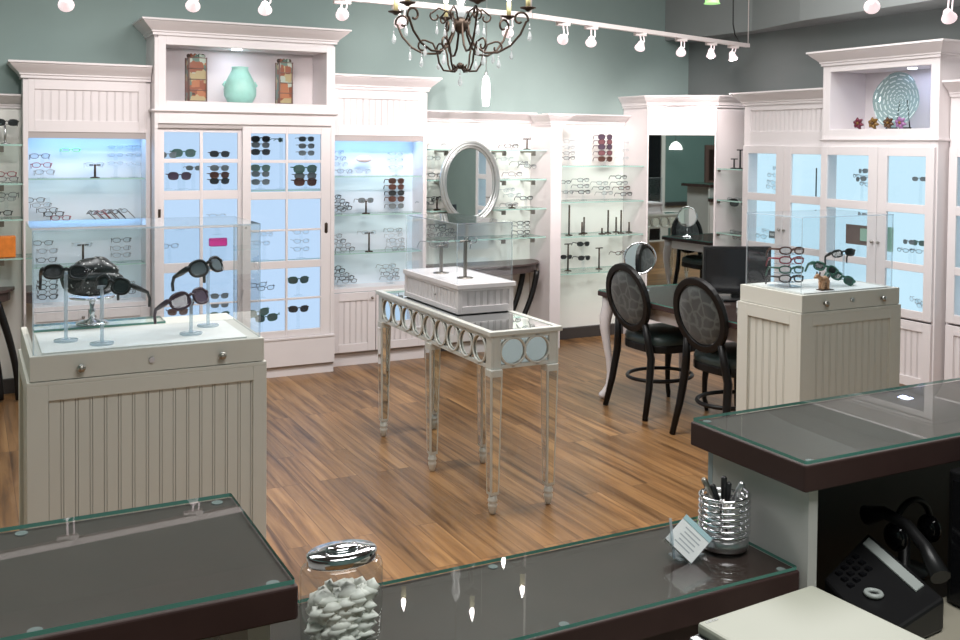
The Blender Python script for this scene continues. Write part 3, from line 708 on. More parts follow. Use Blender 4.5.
def make_chair(label):
    """dining chair facing +X, origin at floor centre"""
    t = T('dining_chair', label, 'chair', (0, 0, 0), 'black oval-back chairs')
    # seat
    sp = []
    for i in range(28):
        a = 2 * PI * i / 28; ca, sa = math.cos(a), math.sin(a)
        ex = .23 * (abs(ca) ** .6) * (1 if ca > 0 else -1); ey = (.215 + .02 * ca) * (abs(sa) ** .6) * (1 if sa > 0 else -1); sp.append((ex + .03, ey))
    t.part('seat_rail', MB().prism(sp, .385, .435), 'black_wood', bevel=.008)
    s = MB(); n = len(sp); rows = [(.985, .435), (1.0, .455), (.97, .478), (.82, .496), (.5, .506), (.0, .510)]
    vs = []
    for k, z in rows: vs += [(.03 + (x - .03) * k, y * k, z) for x, y in sp]
    fs = [(i * n + j, i * n + (j + 1) % n, (i + 1) * n + (j + 1) % n, (i + 1) * n + j) for i in range(len(rows) - 1) for j in range(n)]
    s.add(vs, fs, 0, True); t.part('seat', s, 'seat_teal')
    # oval back, tilted
    th = .20; bx, bz, ry, rz = -.262, .715, .205, .215
    def bp(u, w, o): return (bx - math.sin(th) * (w) + o * math.cos(th), u, bz + math.cos(th) * w + o * math.sin(th))
    ov = lambda k, o: [bp((ry - k) * math.cos(2 * PI * i / 36), (rz - k) * math.sin(2 * PI * i / 36), o) for i in range(36)]
    f = MB()
    a, b, c, d = ov(0, -.016), ov(.042, -.016), ov(.042, .016), ov(0, .016)
    o = 36; f.add(a + b + c + d, [(i + p * o, (i + 1) % o + p * o, (i + 1) % o + ((p + 1) % 4) * o, i + ((p + 1) % 4) * o) for i in range(o) for p in range(4)], 0, False)
    t.part('back_frame', f, 'black_wood', bevel=.006)
    p = MB()
    r = [ov(.044, -.004), ov(.065, -.016), ov(.12, -.020)]
    r2 = [ov(.044, .004), ov(.065, .016), ov(.12, .020)]
    for rr in (r, r2):
        base = len(p.v); 
        for q in rr: p.v += [tuple(x) for x in q]
        for i in range(2):
            for k in range(36): l = (k + 1) % 36; p.f.append([base + i * 36 + k, base + i * 36 + l, base + (i + 1) * 36 + l, base + (i + 1) * 36 + k]); p.m.append(0); p.sm.append(True)
        p.f.append([base + 72 + k for k in range(36)]); p.m.append(0); p.sm.append(False)
    t.part('back_cushion', p, 'damask')
    for sy in (-1, 1):
        t.part('leg', MB().tube([bp(sy * .135, -.150, 0), (-.218, sy * .155, .44), (-.21, sy * .17, .36), (-.235, sy * .185, .18), (-.275, sy * .20, .002)], [.02, .023, .024, .021, .017], 8), 'black_wood')
        t.part('leg', MB().tube([(.215, sy * .185, .40), (.218, sy * .187, .33), (.205, sy * .18, .2), (.205, sy * .178, .08), (.215, sy * .182, .04), (.22, sy * .185, .002)], [.027, .026, .018, .014, .016, .012], 10), 'black_wood')
    st = MB(); ell = [(-.005 + .215 * math.cos(2 * PI * i / 32), .178 * math.sin(2 * PI * i / 32), .21) for i in range(32)]
    st.tube(ell, .012, 8, closed=True); t.part('stretcher', st, 'black_wood')
    return t.o
ch = make_chair('black oval-back upholstered chair at the desk, the one further from the right display case')
ch.location = (3.862, 4.97, 0); ch.rotation_euler = (0, 0, .02)
dup(ch, (3.852, 4.29, 0), .05, 'black oval-back upholstered chair at the desk, nearer the right display case')

# things on the desk
def vanity(x, y, z0, label, rz, r=.085, h=.10):
    t = T('vanity_mirror', label, 'mirror', (x, y, z0))
    t.part('base', MB().lathe([(.065, 0), (.065, .006), (.03, .014), (.012, .02), (.008, .03)], (x, y, z0), 24), 'chrome')
    t.part('post', MB().tube([(x, y, z0 + .02), (x, y, z0 + h)], .006, 10), 'chrome')
    zc = z0 + h + r; ca, sa = math.cos(rz), math.sin(rz)
    pts = [(x + r * math.cos(a) * ca, y + r * math.cos(a) * sa, zc + r * math.sin(a)) for a in [2 * PI * i / 40 for i in range(40)]]
    t.part('frame', MB().tube(pts, .007, 8, closed=True), 'chrome')
    nn = Vector((sa, -ca, 0)) * .004
    t.part('mirror_glass', MB().extr([Vector(q) - nn * .5 for q in pts], nn), 'mirror')
vm = PZ(640, 287, .707)
vanity(3.87, 5.21, .707, 'round chrome vanity mirror on the far end of the desk', -.50, .100, .110)
t = T('monitor', 'black computer monitor with white stand on the desk beside the chairs', 'monitor', (4.22, 4.62, .707))
def mon():
    x, y, z0 = 4.185, 4.65, .707; a = -.42; ca, sa = math.cos(a), math.sin(a)
    def q(u, v): return (x + u * ca - v * sa, y + u * sa + v * ca)
    t.part('screen_housing', MB().prism([q(-.21, -.012), q(.21, -.012), q(.21, .016), q(-.21, .016)], .745, 1.035), 'black_plastic', bevel=.004)
    t.part('back_panel', MB().prism([q(-.195, -.015), q(.195, -.015), q(.195, -.011), q(-.195, -.011)], .76, 1.018), 'black_gloss')
    t.part('stand', MB().prism([q(-.03, .0), q(.03, .0), q(.03, .02), q(-.03, .02)], z0 + .01, .80), 'black_plastic')
    t.part('base', MB().prism([q(-.10, -.07), q(.10, -.07), q(.10, .07), q(-.10, .07)], z0, z0 + .012), 'black_plastic', bevel=.003)
mon()
single('letter_tray', MB().box(3.98, 4.16, 4.30, 4.42, .707, .745).box(3.98, 4.16, 4.30, 4.31, .745, .80), 'paper', 'white paper box on the desk in front of the monitor', 'box')

# ------------------------------------------------------------------ reception counters
def counter_top(t, x0, x1, y0, y1, zt, th=.045):
    t.part('counter_top', MB().rbox(x0, x1, y0, y1, zt - .008 - th, zt - .008, .006), 'espresso', bevel=.003)
    t.part('glass_top', MB().rbox(x0 + .004, x1 - .004, y0 + .004, y1 - .004, zt - .006, zt, .004, 0, 1), ['counter_glass', 'counter_edge'])
    bump = MB()
    for bx in (x0 + .03, (x0 + x1) / 2, x1 - .03):
        for by in (y0 + .02, y1 - .02): bump.lathe([(.009, zt - .008), (.009, zt - .0062)], (bx, by, 0), 12)
    t.part('bumper', bump, 'acrylic_edge')
t = T('reception_counter', 'dark glass-topped raised counter at lower left with greenish glass edge', 'counter', (.07, 1.45, 0))
counter_top(t, -.25, .388, 1.26, 1.63, 1.07)
t.part('body_panel', MB().box(-.25, .33, 1.47, 1.50, 0, 1.012), 'grey_panel')
t.part('end_panel', MB().box(.33, .36, 1.30, 1.60, 0, 1.012), 'wall_end')
t = T('reception_counter', 'long dark low counter with glass top reflecting the chandelier at bottom centre', 'counter', (.88, 1.5, 0))
counter_top(t, .365, 1.388, 1.355, 1.645, .86, .05)
t.part('body_panel', MB().box(.365, 1.388, 1.56, 1.59, 0, .797), 'cab_white')
t.part('front_panel', MB().box(.42, 1.388, 1.37, 1.39, .60, .797), 'espresso')
t = T('reception_counter', 'dark raised counter with glass top reflecting the swirled plate at lower right', 'counter', (1.9, 1.5, 0))
counter_top(t, 1.366, 4.7, 1.325, 1.655, 1.07, .05)
t.part('end_panel', MB().box(1.392, 1.415, 1.342, 1.61, 0, 1.008), 'wall_end')
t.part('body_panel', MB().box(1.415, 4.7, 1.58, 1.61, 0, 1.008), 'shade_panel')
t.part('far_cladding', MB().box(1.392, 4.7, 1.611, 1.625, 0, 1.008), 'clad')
# work desk behind the counters
t = T('work_desk', 'beige work desk under the right counter holding phone and printer', 'desk', (1.6, 1.0, 0))
t.part('desk_top', MB().box(.95, 2.6, .55, 1.335, .70, .735), 'beige_desk', bevel=.004)
t.part('desk_pad', MB().box(1.42, 2.2, .60, 1.05, .735, .738), 'beige_desk')
for xx in (.98, 2.55): t.part('side_panel', MB().box(xx, xx + .025, .58, 1.32, 0, .70), 'beige_desk')

def slab(t, name, corners, z, th, mat, parent=None, bevel=.004, zs=None):
    pts = [PZ(x, y, z if zs is None else zs[i]) for i, (x, y) in enumerate(corners)]
    return t.part(name, MB().extr(pts, (0, 0, -th)), mat, parent, bevel)
def printer():
    z = .90
    P = [PZ(*q, z) for q in ((697, 622), (812, 584))]
    u = (P[1] - P[0]); L = u.length; u.normalize(); v = Vector((u.y, -u.x, 0))
    o = P[0]
    t = T('printer', 'cream lidded printer at the bottom edge beside the low counter', 'printer', (o.x + u.x * L / 2 + v.x * .15, o.y + u.y * L / 2 + v.y * .15, .736))
    def quad(s0, s1, d0, d1): return [o + u * s0 + v * d0, o + u * s1 + v * d0, o + u * s1 + v * d1, o + u * s0 + v * d1]
    t.part('body', MB().extr([Vector((p.x, p.y, .737)) for p in quad(-.022, L + .008, .004, .30)], (0, 0, z - .03 - .737)), 'cream_plastic', bevel=.012)
    t.part('seam', MB().extr([Vector((p.x, p.y, z - .031)) for p in quad(-.003, L + .004, .001, .295)], (0, 0, .012)), 'black_plastic')
    t.part('lid', MB().extr([Vector((p.x, p.y, z - .02)) for p in quad(0, L, 0, .29)], (0, 0, .02)), 'cream_plastic', bevel=.005)
    t.part('side_cap', MB().extr([Vector((p.x, p.y, z - .03)) for p in quad(-.024, -.006, .006, .28)], (0, 0, .016)), 'silver', bevel=.005)
    lg = MB(); c = PZ(712, 621, z)
    for k, (du, w) in enumerate(((-.010, .005), (-.003, .006), (.004, .004), (.010, .006))):
        q = c + u * du; lg.extr([q + u * (-w / 2) + v * -.0022, q + u * (w / 2) + v * -.0022, q + u * (w / 2) + v * .0022 - u * .001, q + u * (-w / 2) + v * .0022 - u * .001], (0, 0, .0006))
    t.part('logo', lg, 'grey_panel')
printer()
def phone():
    t = T('desk_phone', 'black desk telephone with silver strip under the right counter', 'telephone', (1.52, 1.2, .736))
    c = [PZ(824, 578, .80), PZ(868, 532, .84), PZ(945, 598, .80), PZ(882, 640, .77)]
    b = MB(); bt = [Vector((p.x, p.y, .737)) for p in c]
    b.add(bt + c, [(3, 2, 1, 0), (4, 5, 6, 7), (0, 1, 5, 4), (1, 2, 6, 5), (2, 3, 7, 6), (3, 0, 4, 7)])
    body = t.part('body', b, 'black_plastic', bevel=.006)
    def lerp(a, b): # position on the slanted top
        p = c[0] * (1 - a) * (1 - b) + c[1] * a * (1 - b) + c[2] * a * b + c[3] * (1 - a) * b; return p + Vector((0, 0, .001))
    t.part('label_strip', MB().extr([lerp(.78, .0 + .06), lerp(.92, .06), lerp(.92, .80), lerp(.78, .80)], (0, 0, .003)), 'grey_strip', body)
    ctr = lerp(.34, .55); dial = MB(); dial.tube([ctr + Vector((.014 * math.cos(a), .014 * math.sin(a), .002)) for a in [2 * PI * i / 24 for i in range(24)]], .005, 6, closed=True)
    t.part('navigation_ring', dial, 'grey_strip', body)
    k = MB()
    for i in range(4):
        for j in range(3):
            p = lerp(.20 + .12 * i, .10 + .10 * j); k.box(p.x - .006, p.x + .006, p.y - .005, p.y + .005, p.z - .003, p.z + .003)
    t.part('keypad', k, 'black_gloss', body)
    hb = [lerp(.97, .05) + Vector((.02, .03, .03)), lerp(1.0, .25) + Vector((.03, .03, .055)), lerp(1.0, .5) + Vector((.04, .03, .06)), lerp(1.0, .75) + Vector((.04, .03, .045)), lerp(.97, .95) + Vector((.03, .02, .02))]
    t.part('handset', MB().tube(hb, [.02, .013, .012, .013, .02], 10), 'black_plastic')
phone()
def headset():
    a = PY(905, 520, 1.45); t = T('headset', 'black headset on a stand behind the desk telephone', 'headset', (a.x, 1.45, .736))
    x, y, z = a.x, 1.45, a.z
    t.part('stand', MB().lathe([(.05, 0), (.05, .012), (.012, .02), (.012, z - .736 - .02)], (x, y, .736), 16), 'black_plastic')
    pts = [(x + .055 * math.cos(q), y - .02, z - .01 + .06 * math.sin(q)) for q in [PI * i / 14 for i in range(15)]]
    t.part('headband', MB().tube(pts, .007, 8), 'black_plastic')
    for sx in (-1, 1): t.part('ear_cushion', MB().ball((x + sx * .052, y - .02, z - .02), .018, .028, .03), 'black_gloss')
headset()
t = T('computer_tower', 'black upright computer case at the right edge under the counter', 'computer', (1.9, 1.2, .736))
t.part('case', MB().rbox(1.745, 1.93, 1.05, 1.318, .736, 1.005, .01), 'black_plastic', bevel=.004)
t.part('front_bezel', MB().box(1.738, 1.745, 1.07, 1.30, .75, .99), 'black_gloss')
cab = [PZ(838, 640, .738), PZ(850, 632, .742), PZ(862, 640, .74), PZ(872, 630, .75)]
single('phone_cord', MB().tube([cab[0], cab[1], cab[2], cab[3]], .004, 8), 'black_plastic', 'coiled black phone cord at the bottom edge by the printer', 'cord')

def jar():
    x, y, z0 = .520, 1.465, .86
    t = T('candy_jar', 'rounded glass jar with chrome lid full of pale wrapped candies', 'jar', (x, y, z0))
    h = HZ(342, 560, x, y) - z0
    prof = [(.050, .0), (.061, .004), (.065, .015), (.067, h * .5), (.067, h * .90), (.065, h * .96), (.058, h - .001), (.050, h)]
    t.part('glass_body', MB().lathe([(r - .0, z) for r, z in prof], (x, y, z0), 32, sy=.66), 'jar_glass')
    zl = z0 + h
    l = t.part('lid', MB().lathe([(.050, -.002), (.056, 0), (.057, .003), (.057, .014), (.054, .017), (.035, .018), (.025, .019)], (x, y, zl), 32, sy=.66), 'chrome')
    t.part('knob', MB().lathe([(.025, .0), (.027, .003), (.026, .005), (.02, .007), (.002, .008)], (x, y, zl + .018), 24, sy=.66), 'chrome', l)
    c = MB(); rnd = random.Random(3)
    for i in range(170):
        a = rnd.uniform(0, 2 * PI); r = .05 * math.sqrt(rnd.random()); zz = z0 + .014 + rnd.random() * (h * .70 - .02)
        c.ball((x + r * math.cos(a), y + .6 * r * math.sin(a), zz), rnd.uniform(.010, .018), rnd.uniform(.008, .013), rnd.uniform(.006, .012), 0, 7, 5, lump=.25)
    o = single('wrapped_candies', c, 'candy', 'pale wrapped candies filling the glass jar', 'candy'); o['kind'] = 'stuff'
jar()
def pencup():
    b = PZ(724, 549, .86); x, y, z0 = b.x + .010, b.y + .012, .86
    top = HZ(724, 492, x, y) - z0; r = .048
    t = T('pen_cup', 'silver spiral-wire pen cup on the low counter beside white wall end', 'pen holder', (x, y, z0))
    t.part('cup_base', MB().lathe([(.044, 0), (.047, .004), (.047, .022), (.043, .024)], (x, y, z0), 28), 'silver')
    n = 7 * 28; pts = [(x + r * math.cos(2 * PI * i / 28), y + r * math.sin(2 * PI * i / 28), z0 + .024 + (top - .024) * i / n) for i in range(n + 1)]
    t.part('wire_spiral', MB().tube(pts, .0032, 6), 'chrome')
    for k in range(4): a = PI / 4 + k * PI / 2; t.part('upright_wire', MB().tube([(x + (r - .006) * math.cos(a), y + (r - .006) * math.sin(a), z0 + .02), (x + (r - .006) * math.cos(a), y + (r - .006) * math.sin(a), z0 + top)], .002, 6), 'chrome')
    for i, (px, py, nm, m, lb) in enumerate(((703, 478, 'pen', 'pewter', 'grey pen leaning left in the wire cup'), (724, 476, 'pen', 'nickel', 'dark grey pen upright in the middle of the wire cup'), (743, 482, 'pen', 'silver', 'silver pen leaning right in the wire cup'), (729, 482, 'pen', 'pewter', 'grey pen second from right in the wire cup'), (712, 484, 'pen', 'black_plastic', 'black pen second from left in the wire cup'))):
        zt = HZ(px, py, x, y); d = PZ(px, py, zt); dx, dy = d.x - x, d.y - y
        l = math.hypot(dx, dy); f = min(1, .042 / max(l, .001)); 
        p0 = Vector((x - dx * .3, y - dy * .3, z0 + .026)); p1 = Vector((x + dx * f, y + dy * f, zt))
        q = T('pen', lb, 'pen', tuple(p0), 'pens in the wire cup')
        dr = (p1 - p0)
        q.part('barrel', MB().tube([p0, p0 + dr * .06, p0 + dr * .62], [.0015, .005, .0055], 8), m)
        q.part('cap', MB().tube([p0 + dr * .62, p0 + dr * .97, p1], [.0065, .006, .003], 8), 'black_plastic' if i % 2 else m)
pencup()
def cards():
    b = PZ(688, 556, .86); x, y, z0 = b.x, b.y + .0, .86
    t = T('card_holder', 'clear card holder with white and blue cards beside the wire pen cup', 'card holder', (x, y, z0))
    zc = HZ(686, 539, x, y)
    # a small tilted block of cards standing on one edge in an acrylic easel
    R_ = Matrix.Rotation(-.55, 3, 'Z') @ Matrix.Rotation(-.5, 3, 'X') @ Matrix.Rotation(.75, 3, 'Y')
    def blk(hx, hy, hz, cc): return [Vector(cc) + R_ @ Vector(v) for v in ((-hx, -hy, -hz), (hx, -hy, -hz), (hx, hy, -hz), (-hx, hy, -hz), (-hx, -hy, hz), (hx, -hy, hz), (hx, hy, hz), (-hx, hy, hz))]
    F6 = [(0, 3, 2, 1), (4, 5, 6, 7), (0, 1, 5, 4), (1, 2, 6, 5), (2, 3, 7, 6), (3, 0, 4, 7)]
    c = (x, y, zc)
    t.part('holder', MB().add(blk(.036, .013, .034, c), F6), 'acrylic')
    t.part('cards', MB().add(blk(.032, .010, .031, c), F6), 'paper')
    t.part('blue_border', MB().add(blk(.032, .0108, .005, Vector(c) + R_ @ Vector((0, -.0003, .026))), F6), 'bluepaper')
    pr = MB(); 
    for kk in range(5): q = Vector(c) + R_ @ Vector((.004 * (kk % 2), -.0104, .012 - kk * .008)); pr.add([q + R_ @ Vector(v) for v in ((-.018, 0, -.0012), (.018, 0, -.0012), (.018, 0, .0012), (-.018, 0, .0012))], [(0, 1, 2, 3)])
    t.part('print_lines', pr, 'fr_pale')
    t.part('easel', MB().box(x - .03, x + .03, y - .012, y + .022, z0, z0 + .003).tube([(x - .03, y + .005, z0), (x - .04, y + .005, zc + .045)], .003, 6).tube([(x + .01, y + .005, z0), (x, y + .01, zc)], .004, 6), 'acrylic_edge')
cards()

# ------------------------------------------------------------------ eyewear
def rim(cx, w, h, n, sq=.75, z0=0.):
    pts = []
    for i in range(n):
        a = 2 * PI * i / n; c, s = math.cos(a), math.sin(a)
        pts.append(Vector((cx + w / 2 * abs(c) ** sq * (1 if c >= 0 else -1), 0, z0 + h / 2 * abs(s) ** sq * (1 if s >= 0 else -1))))
    return pts
def spec_geo(lw, lh, gap, r, tl, n=14, sq=.75, drop=.03, tw=1.3):
    """returns frame MB and lens MBs; bridge centre at origin, looking towards -Y, temples to +Y"""
    f = MB(); lens = []
    for s in (-1, 1):
        rp = rim(s * (gap + lw) / 2, lw, lh, n, sq)
        for p in rp: p.y += .25 * p.x * p.x / .07   # wrap
        f.tube(rp, r, 5, closed=True)
        l = MB(); l.extr([p + Vector((0, -.0004, 0)) for p in rp], (0, .0008, 0)); lens.append(l)
    f.tube([(-gap / 2 - r, 0, lh * .12), (0, -.002, lh * .24), (gap / 2 + r, 0, lh * .12)], r * 1.1, 5)
    tm = []
    for s in (-1, 1):
        x = s * (gap / 2 + lw); y0 = .25 * x * x / .07
        t = MB(); z = lh * .22
        t.tube([(x - s * .003, y0 - .002, z), (x + s * .004, y0 + .004, z), (x + s * .004, y0 + tl * .35, z), (x + s * .004, y0 + tl * .7, z), (x + s * .001, y0 + tl * .9, z - drop * .4), (x, y0 + tl, z - drop)], [r * 1.2, r * tw, r * tw, r * 1.2, r * 1.1, r], 6)
        tm.append(t)
    return f, lens, tm
PROTO = {}
def small_specs(kind, fm, lm, lw=.048, lh=.030, r=.0022, sq=.75, tl=.10):
    f, lens, tm = spec_geo(lw, lh, .018, r, tl, 12, sq)
    mb = MB()
    for q in [f] + tm:
        o = len(mb.v); mb.v += q.v; mb.f += [[i + o for i in a] for a in q.f]; mb.m += [0] * len(q.f); mb.sm += q.sm
    for q in lens:
        o = len(mb.v); mb.v += q.v; mb.f += [[i + o for i in a] for a in q.f]; mb.m += [1] * len(q.f); mb.sm += q.sm
    PROTO[kind] = (mb.mesh('eyeglasses_' + kind, [fm, lm]), kind)
small_specs('black', 'fr_black', 'ln_clear', r=.0026)
small_specs('grey', 'fr_grey', 'ln_clear', r=.0022)
small_specs('metal', 'fr_metal', 'ln_clear', r=.0017)
small_specs('pale', 'fr_pale', 'ln_clear', r=.0016)
small_specs('red', 'fr_red', 'ln_clear', r=.0024)
small_specs('tortoise', 'fr_tort', 'ln_clear', r=.0026)
small_specs('green', 'lime', 'ln_clear', r=.0022, lh=.022)
small_specs('sun_black', 'fr_black', 'ln_dark', .056, .040, .003)
small_specs('sun_brown', 'fr_tort', 'ln_brown', .056, .042, .003)
small_specs('sun_purple', 'fr_purple', 'ln_purple', .056, .044, .0028)
small_specs('sun_rose', 'fr_purple', 'ln_rose', .056, .042, .0028)
small_specs('sun_grey', 'fr_grey', 'ln_grey', .054, .038, .0022)
small_specs('sun_green', 'fr_green', 'ln_green', .058, .044, .003)
DESC = dict(black='black-framed eyeglasses', grey='grey-framed eyeglasses', metal='thin metal eyeglasses', pale='pale thin-rimmed eyeglasses', red='red-framed eyeglasses', tortoise='brown-framed eyeglasses', green='lime-green narrow glasses',
            sun_black='black sunglasses', sun_brown='brown sunglasses', sun_purple='purple sunglasses', sun_rose='rose-lensed sunglasses', sun_grey='grey-lensed sunglasses', sun_green='green-tinted sunglasses')
def specs(kind, loc, label, group=None, rz=0., rx=0., ry=0., s=1.0):
    o = bpy.data.objects.new('sunglasses' if kind.startswith('sun') else 'eyeglasses', PROTO[kind][0]); COL.objects.link(o)
    o.location = loc; o.rotation_euler = (rx, ry, rz); o.scale = (s, s, s)
    return tag(o, label, 'sunglasses' if kind.startswith('sun') else 'eyeglasses', group)
ORD = ['top', 'second', 'third', 'fourth', 'fifth', 'sixth']
def stack(kinds, pxs, plane, where, rack=True, zshelf=None, rz=0., s=1.0, rx=0., first='top', jit=0.05):
    """several glasses at photo points on a plane ('y', Y) or ('x', X), with a clear rack behind them"""
    pos = []
    n = len(pxs)
    for i, (px, py) in enumerate(pxs):
        p = PY(px, py, plane[1]) if plane[0] == 'y' else PX(px, py, plane[1])
        k = kinds if isinstance(kinds, str) else kinds[i % len(kinds)]
        if n == 1: lab = f'{DESC[k]} {where}'
        else:
            o = ('lowest' if i == n - 1 else ORD[i])
            if n == 2 and abs(pxs[0][0] - pxs[1][0]) > abs(pxs[0][1] - pxs[1][1]): o = 'left-hand' if px == min(pxs[0][0], pxs[1][0]) else 'right-hand'
            lab = f'{o} {DESC[k]} {where}'
        specs(k, p, lab, where if n > 1 else None, rz + random.uniform(-jit, jit), rx, random.uniform(-jit, jit) * .4, s)
        pos.append(p)
    if rack and zshelf is not None:
        zt = max(p.z for p in pos) + .015
        xm = sum(p.x for p in pos) / n; ym = sum(p.y for p in pos) / n
        mb = MB()
        if plane[0] == 'y':
            mb.box(xm - .012, xm + .012, ym + .016, ym + .020, zshelf, zt); mb.box(xm - .03, xm + .03, ym + .0, ym + .036, zshelf, zshelf + .004)
            for p in pos: mb.box(min(p.x, xm) - .006, max(p.x, xm) + .006, ym + .003, ym + .018, p.z + .002, p.z + .006)
        else:
            mb.box(xm + .016, xm + .020, ym - .012, ym + .012, zshelf, zt); mb.box(xm, xm + .036, ym - .03, ym + .03, zshelf, zshelf + .004)
            for p in pos: mb.box(xm + .003, xm + .018, min(p.y, ym) - .006, max(p.y, ym) + .006, p.z + .002, p.z + .006)
        single('eyewear_rack', mb, 'acrylic', ('clear rack behind ' + where), 'display rack')
def tstand(px0, py0, plane, zshelf, pytop, label, mat='iron_bronze', r=.007, arm=True):
    p = PY(px0, py0, plane[1]) if plane[0] == 'y' else PX(px0, py0, plane[1])
    x, y = p.x, p.y; zt = HZ(px0, pytop, x, y)
    t = T('eyewear_stand', label, 'display stand', (x, y, zshelf))
    t.part('base', MB().lathe([(.03, 0), (.03, .005), (.008, .009)], (x, y, zshelf), 16), mat)
    t.part('post', MB().tube([(x, y, zshelf + .004), (x, y, zt)], r, 8), mat)
    if arm: t.part('crossbar', MB().tube([(x - .035, y, zt), (x + .035, y, zt)], r * .7, 6), mat)
    return Vector((x, y, zt))

# --- cabinet left of the sliding doors
A = ('y', 6.985); cl = 'cabinet left of sliding doors'
stack(['grey', 'red', 'metal'], [(40, 156), (42, 165), (45, 172)], A, f'in left stack, top shelf, {cl}', zshelf=1.40)
specs('green', PY(71, 150, 7.0), f'lime-green narrow glasses high on the top shelf of {cl}')
q = tstand(95, 170, A, 1.40, 165, f'short dark eyewear stand on the top shelf of {cl}'); specs('pale', q + Vector((0, -.008, .004)), f'pale thin-rimmed eyeglasses on short dark stand, top shelf, {cl}')
stack('pale', [(116, 147), (116, 155), (116, 163)], ('y', 7.06), f'in faint middle column, top shelf, {cl}', zshelf=1.40, s=.8)
stack('pale', [(134, 147), (134, 155), (134, 164)], ('y', 7.06), f'in faint right column, top shelf, {cl}', zshelf=1.40, s=.8)
stack(['grey', 'metal', 'grey', 'black', 'red'], [(35, 200), (42, 205), (48, 210), (54, 214), (61, 218)], A, f'in slanting left pile, second shelf, {cl}', zshelf=1.117)
for i, (px, py, k) in enumerate(((97, 212, 'black'), (104, 212, 'red'), (111, 211, 'tortoise'), (118, 211, 'black'), (127, 210, 'grey'))):
    specs(k, PY(px - 6, py, 6.985) + Vector((0, 0, .0)), f'{DESC[k]}, {["first", "second", "third", "fourth", "fifth"][i]} from left in slanting fan, second shelf, {cl}', 'fan of tilted glasses on the second shelf', rz=-1.15, rx=-.75)
stack(['grey', 'metal', 'grey'], [(43, 243), (48, 251), (47, 260)], A, f'in left stack, third shelf, {cl}', zshelf=.83)
q = tstand(83, 258, A, .83, 245, f'tall dark eyewear stand on the third shelf of {cl}'); specs('pale', q + Vector((0, -.008, .004)), f'pale thin-rimmed eyeglasses on tall dark stand, third shelf, {cl}')
stack(['grey', 'metal', 'metal'], [(122, 240), (122, 248), (122, 255)], A, f'in right stack, third shelf, {cl}', zshelf=.83)
stack(['grey', 'black', 'grey', 'black'], [(48, 282), (48, 287), (48, 292), (48, 297)], A, f'in left stack, lowest level, {cl}', zshelf=.575)
stack(['metal', 'grey'], [(126, 284), (127, 292)], A, f'in right stack, lowest level, {cl}', zshelf=.575)
# --- sliding door cabinet
Bp = ('y', 6.92); cb = 'behind sliding doors'
ld, rd = 'left sliding door', 'right sliding door'
stack('sun_grey', [(168, 155)], Bp, f'at far left of top pane row, {ld}', zshelf=1.32)
stack('sun_green', [(184, 153)], Bp, f'with light lenses, top left pane, {ld}', zshelf=1.32, s=1.15)
stack(['sun_black', 'sun_grey', 'sun_brown', 'sun_black'], [(220, 154), (220, 168), (220, 175), (220, 181)], Bp, f'in right-hand column, upper panes, {ld}', zshelf=1.315)
stack(['sun_purple'], [(180, 176)], Bp, f'with thick frame, second left pane, {ld}', zshelf=1.315, s=1.15)
stack(['sun_grey'], [(194, 168)], Bp, f'behind the muntin, second pane row, {ld}', zshelf=1.315, s=.8)
stack(['pale', 'pale'], [(170, 222), (191, 223)], Bp, f'in the third pane row, {ld}', zshelf=1.04, jit=.3)
stack(['pale'], [(218, 216)], Bp, f'high in third right pane, {ld}', zshelf=1.0)
stack(['metal'], [(170, 246)], Bp, f'low in fourth left pane, {ld}', zshelf=.80)
single('eyewear_case', MB().rbox(*(lambda p: (p.x - .062, p.x + .062, p.y - .02, p.y + .02, p.z - .028, p.z + .028))(PY(218, 242, 6.92)), .012), 'pink_card', 'bright pink sparkly eyewear case behind left sliding door', 'eyewear case', bevel=.008)
single('eyewear_riser', MB().box(*(lambda p: (p.x - .05, p.x + .05, p.y - .03, p.y + .03, .80, p.z - .028))(PY(218, 242, 6.92))), 'acrylic', 'clear block under the bright pink eyewear case', 'display stand')
stack(['sun_grey', 'sun_grey', 'sun_green'], [(220, 296), (220, 305), (220, 315)], Bp, f'in lower right column, {ld}', zshelf=.28, s=.95)
stack(['sun_brown'], [(178, 312)], Bp, f'low behind the acrylic cover, {ld}', zshelf=.28)
stack(['sun_black', 'sun_grey', 'sun_black', 'sun_green', 'sun_grey', 'sun_grey'], [(261, 139), (261, 145), (261, 152), (261, 168), (261, 174), (261, 182)], Bp, f'in left column, upper panes, {rd}', zshelf=1.315)
stack(['sun_green'], [(282, 140)], Bp, f'turned sideways near the top muntin, {rd}', zshelf=1.315, rz=1.0, s=.7)
stack(['sun_grey', 'sun_grey', 'sun_grey'], [(307, 139), (307, 146), (307, 153)], Bp, f'in faint right column, top pane, {rd}', zshelf=1.315, s=.9)
stack(['sun_green', 'sun_grey', 'sun_brown'], [(306, 169), (306, 176), (306, 182)], Bp, f'in large right trio, second pane row, {rd}', zshelf=1.315, s=1.25)
stack(['pale', 'pale'], [(268, 234), (262, 243)], Bp, f'hanging at left, fourth pane row, {rd}', zshelf=.81, jit=.6)
stack(['pale', 'pale', 'pale'], [(302, 232), (302, 241), (302, 249)], Bp, f'in faint column, fourth right pane, {rd}', zshelf=.81)
stack(['sun_green'], [(299, 280)], Bp, f'in fifth right pane, {rd}', zshelf=.54, s=1.1)
stack(['sun_black'], [(299, 309)], Bp, f'in lowest right pane, {rd}', zshelf=.28, s=1.1)
stack(['grey', 'grey'], [(258, 285), (266, 288)], Bp, f'in fifth left pane, {rd}', zshelf=.54, jit=.3)
stack(['sun_green', 'sun_green'], [(258, 313), (266, 318)], Bp, f'in lowest left pane, {rd}', zshelf=.28, jit=.4, s=1.15)
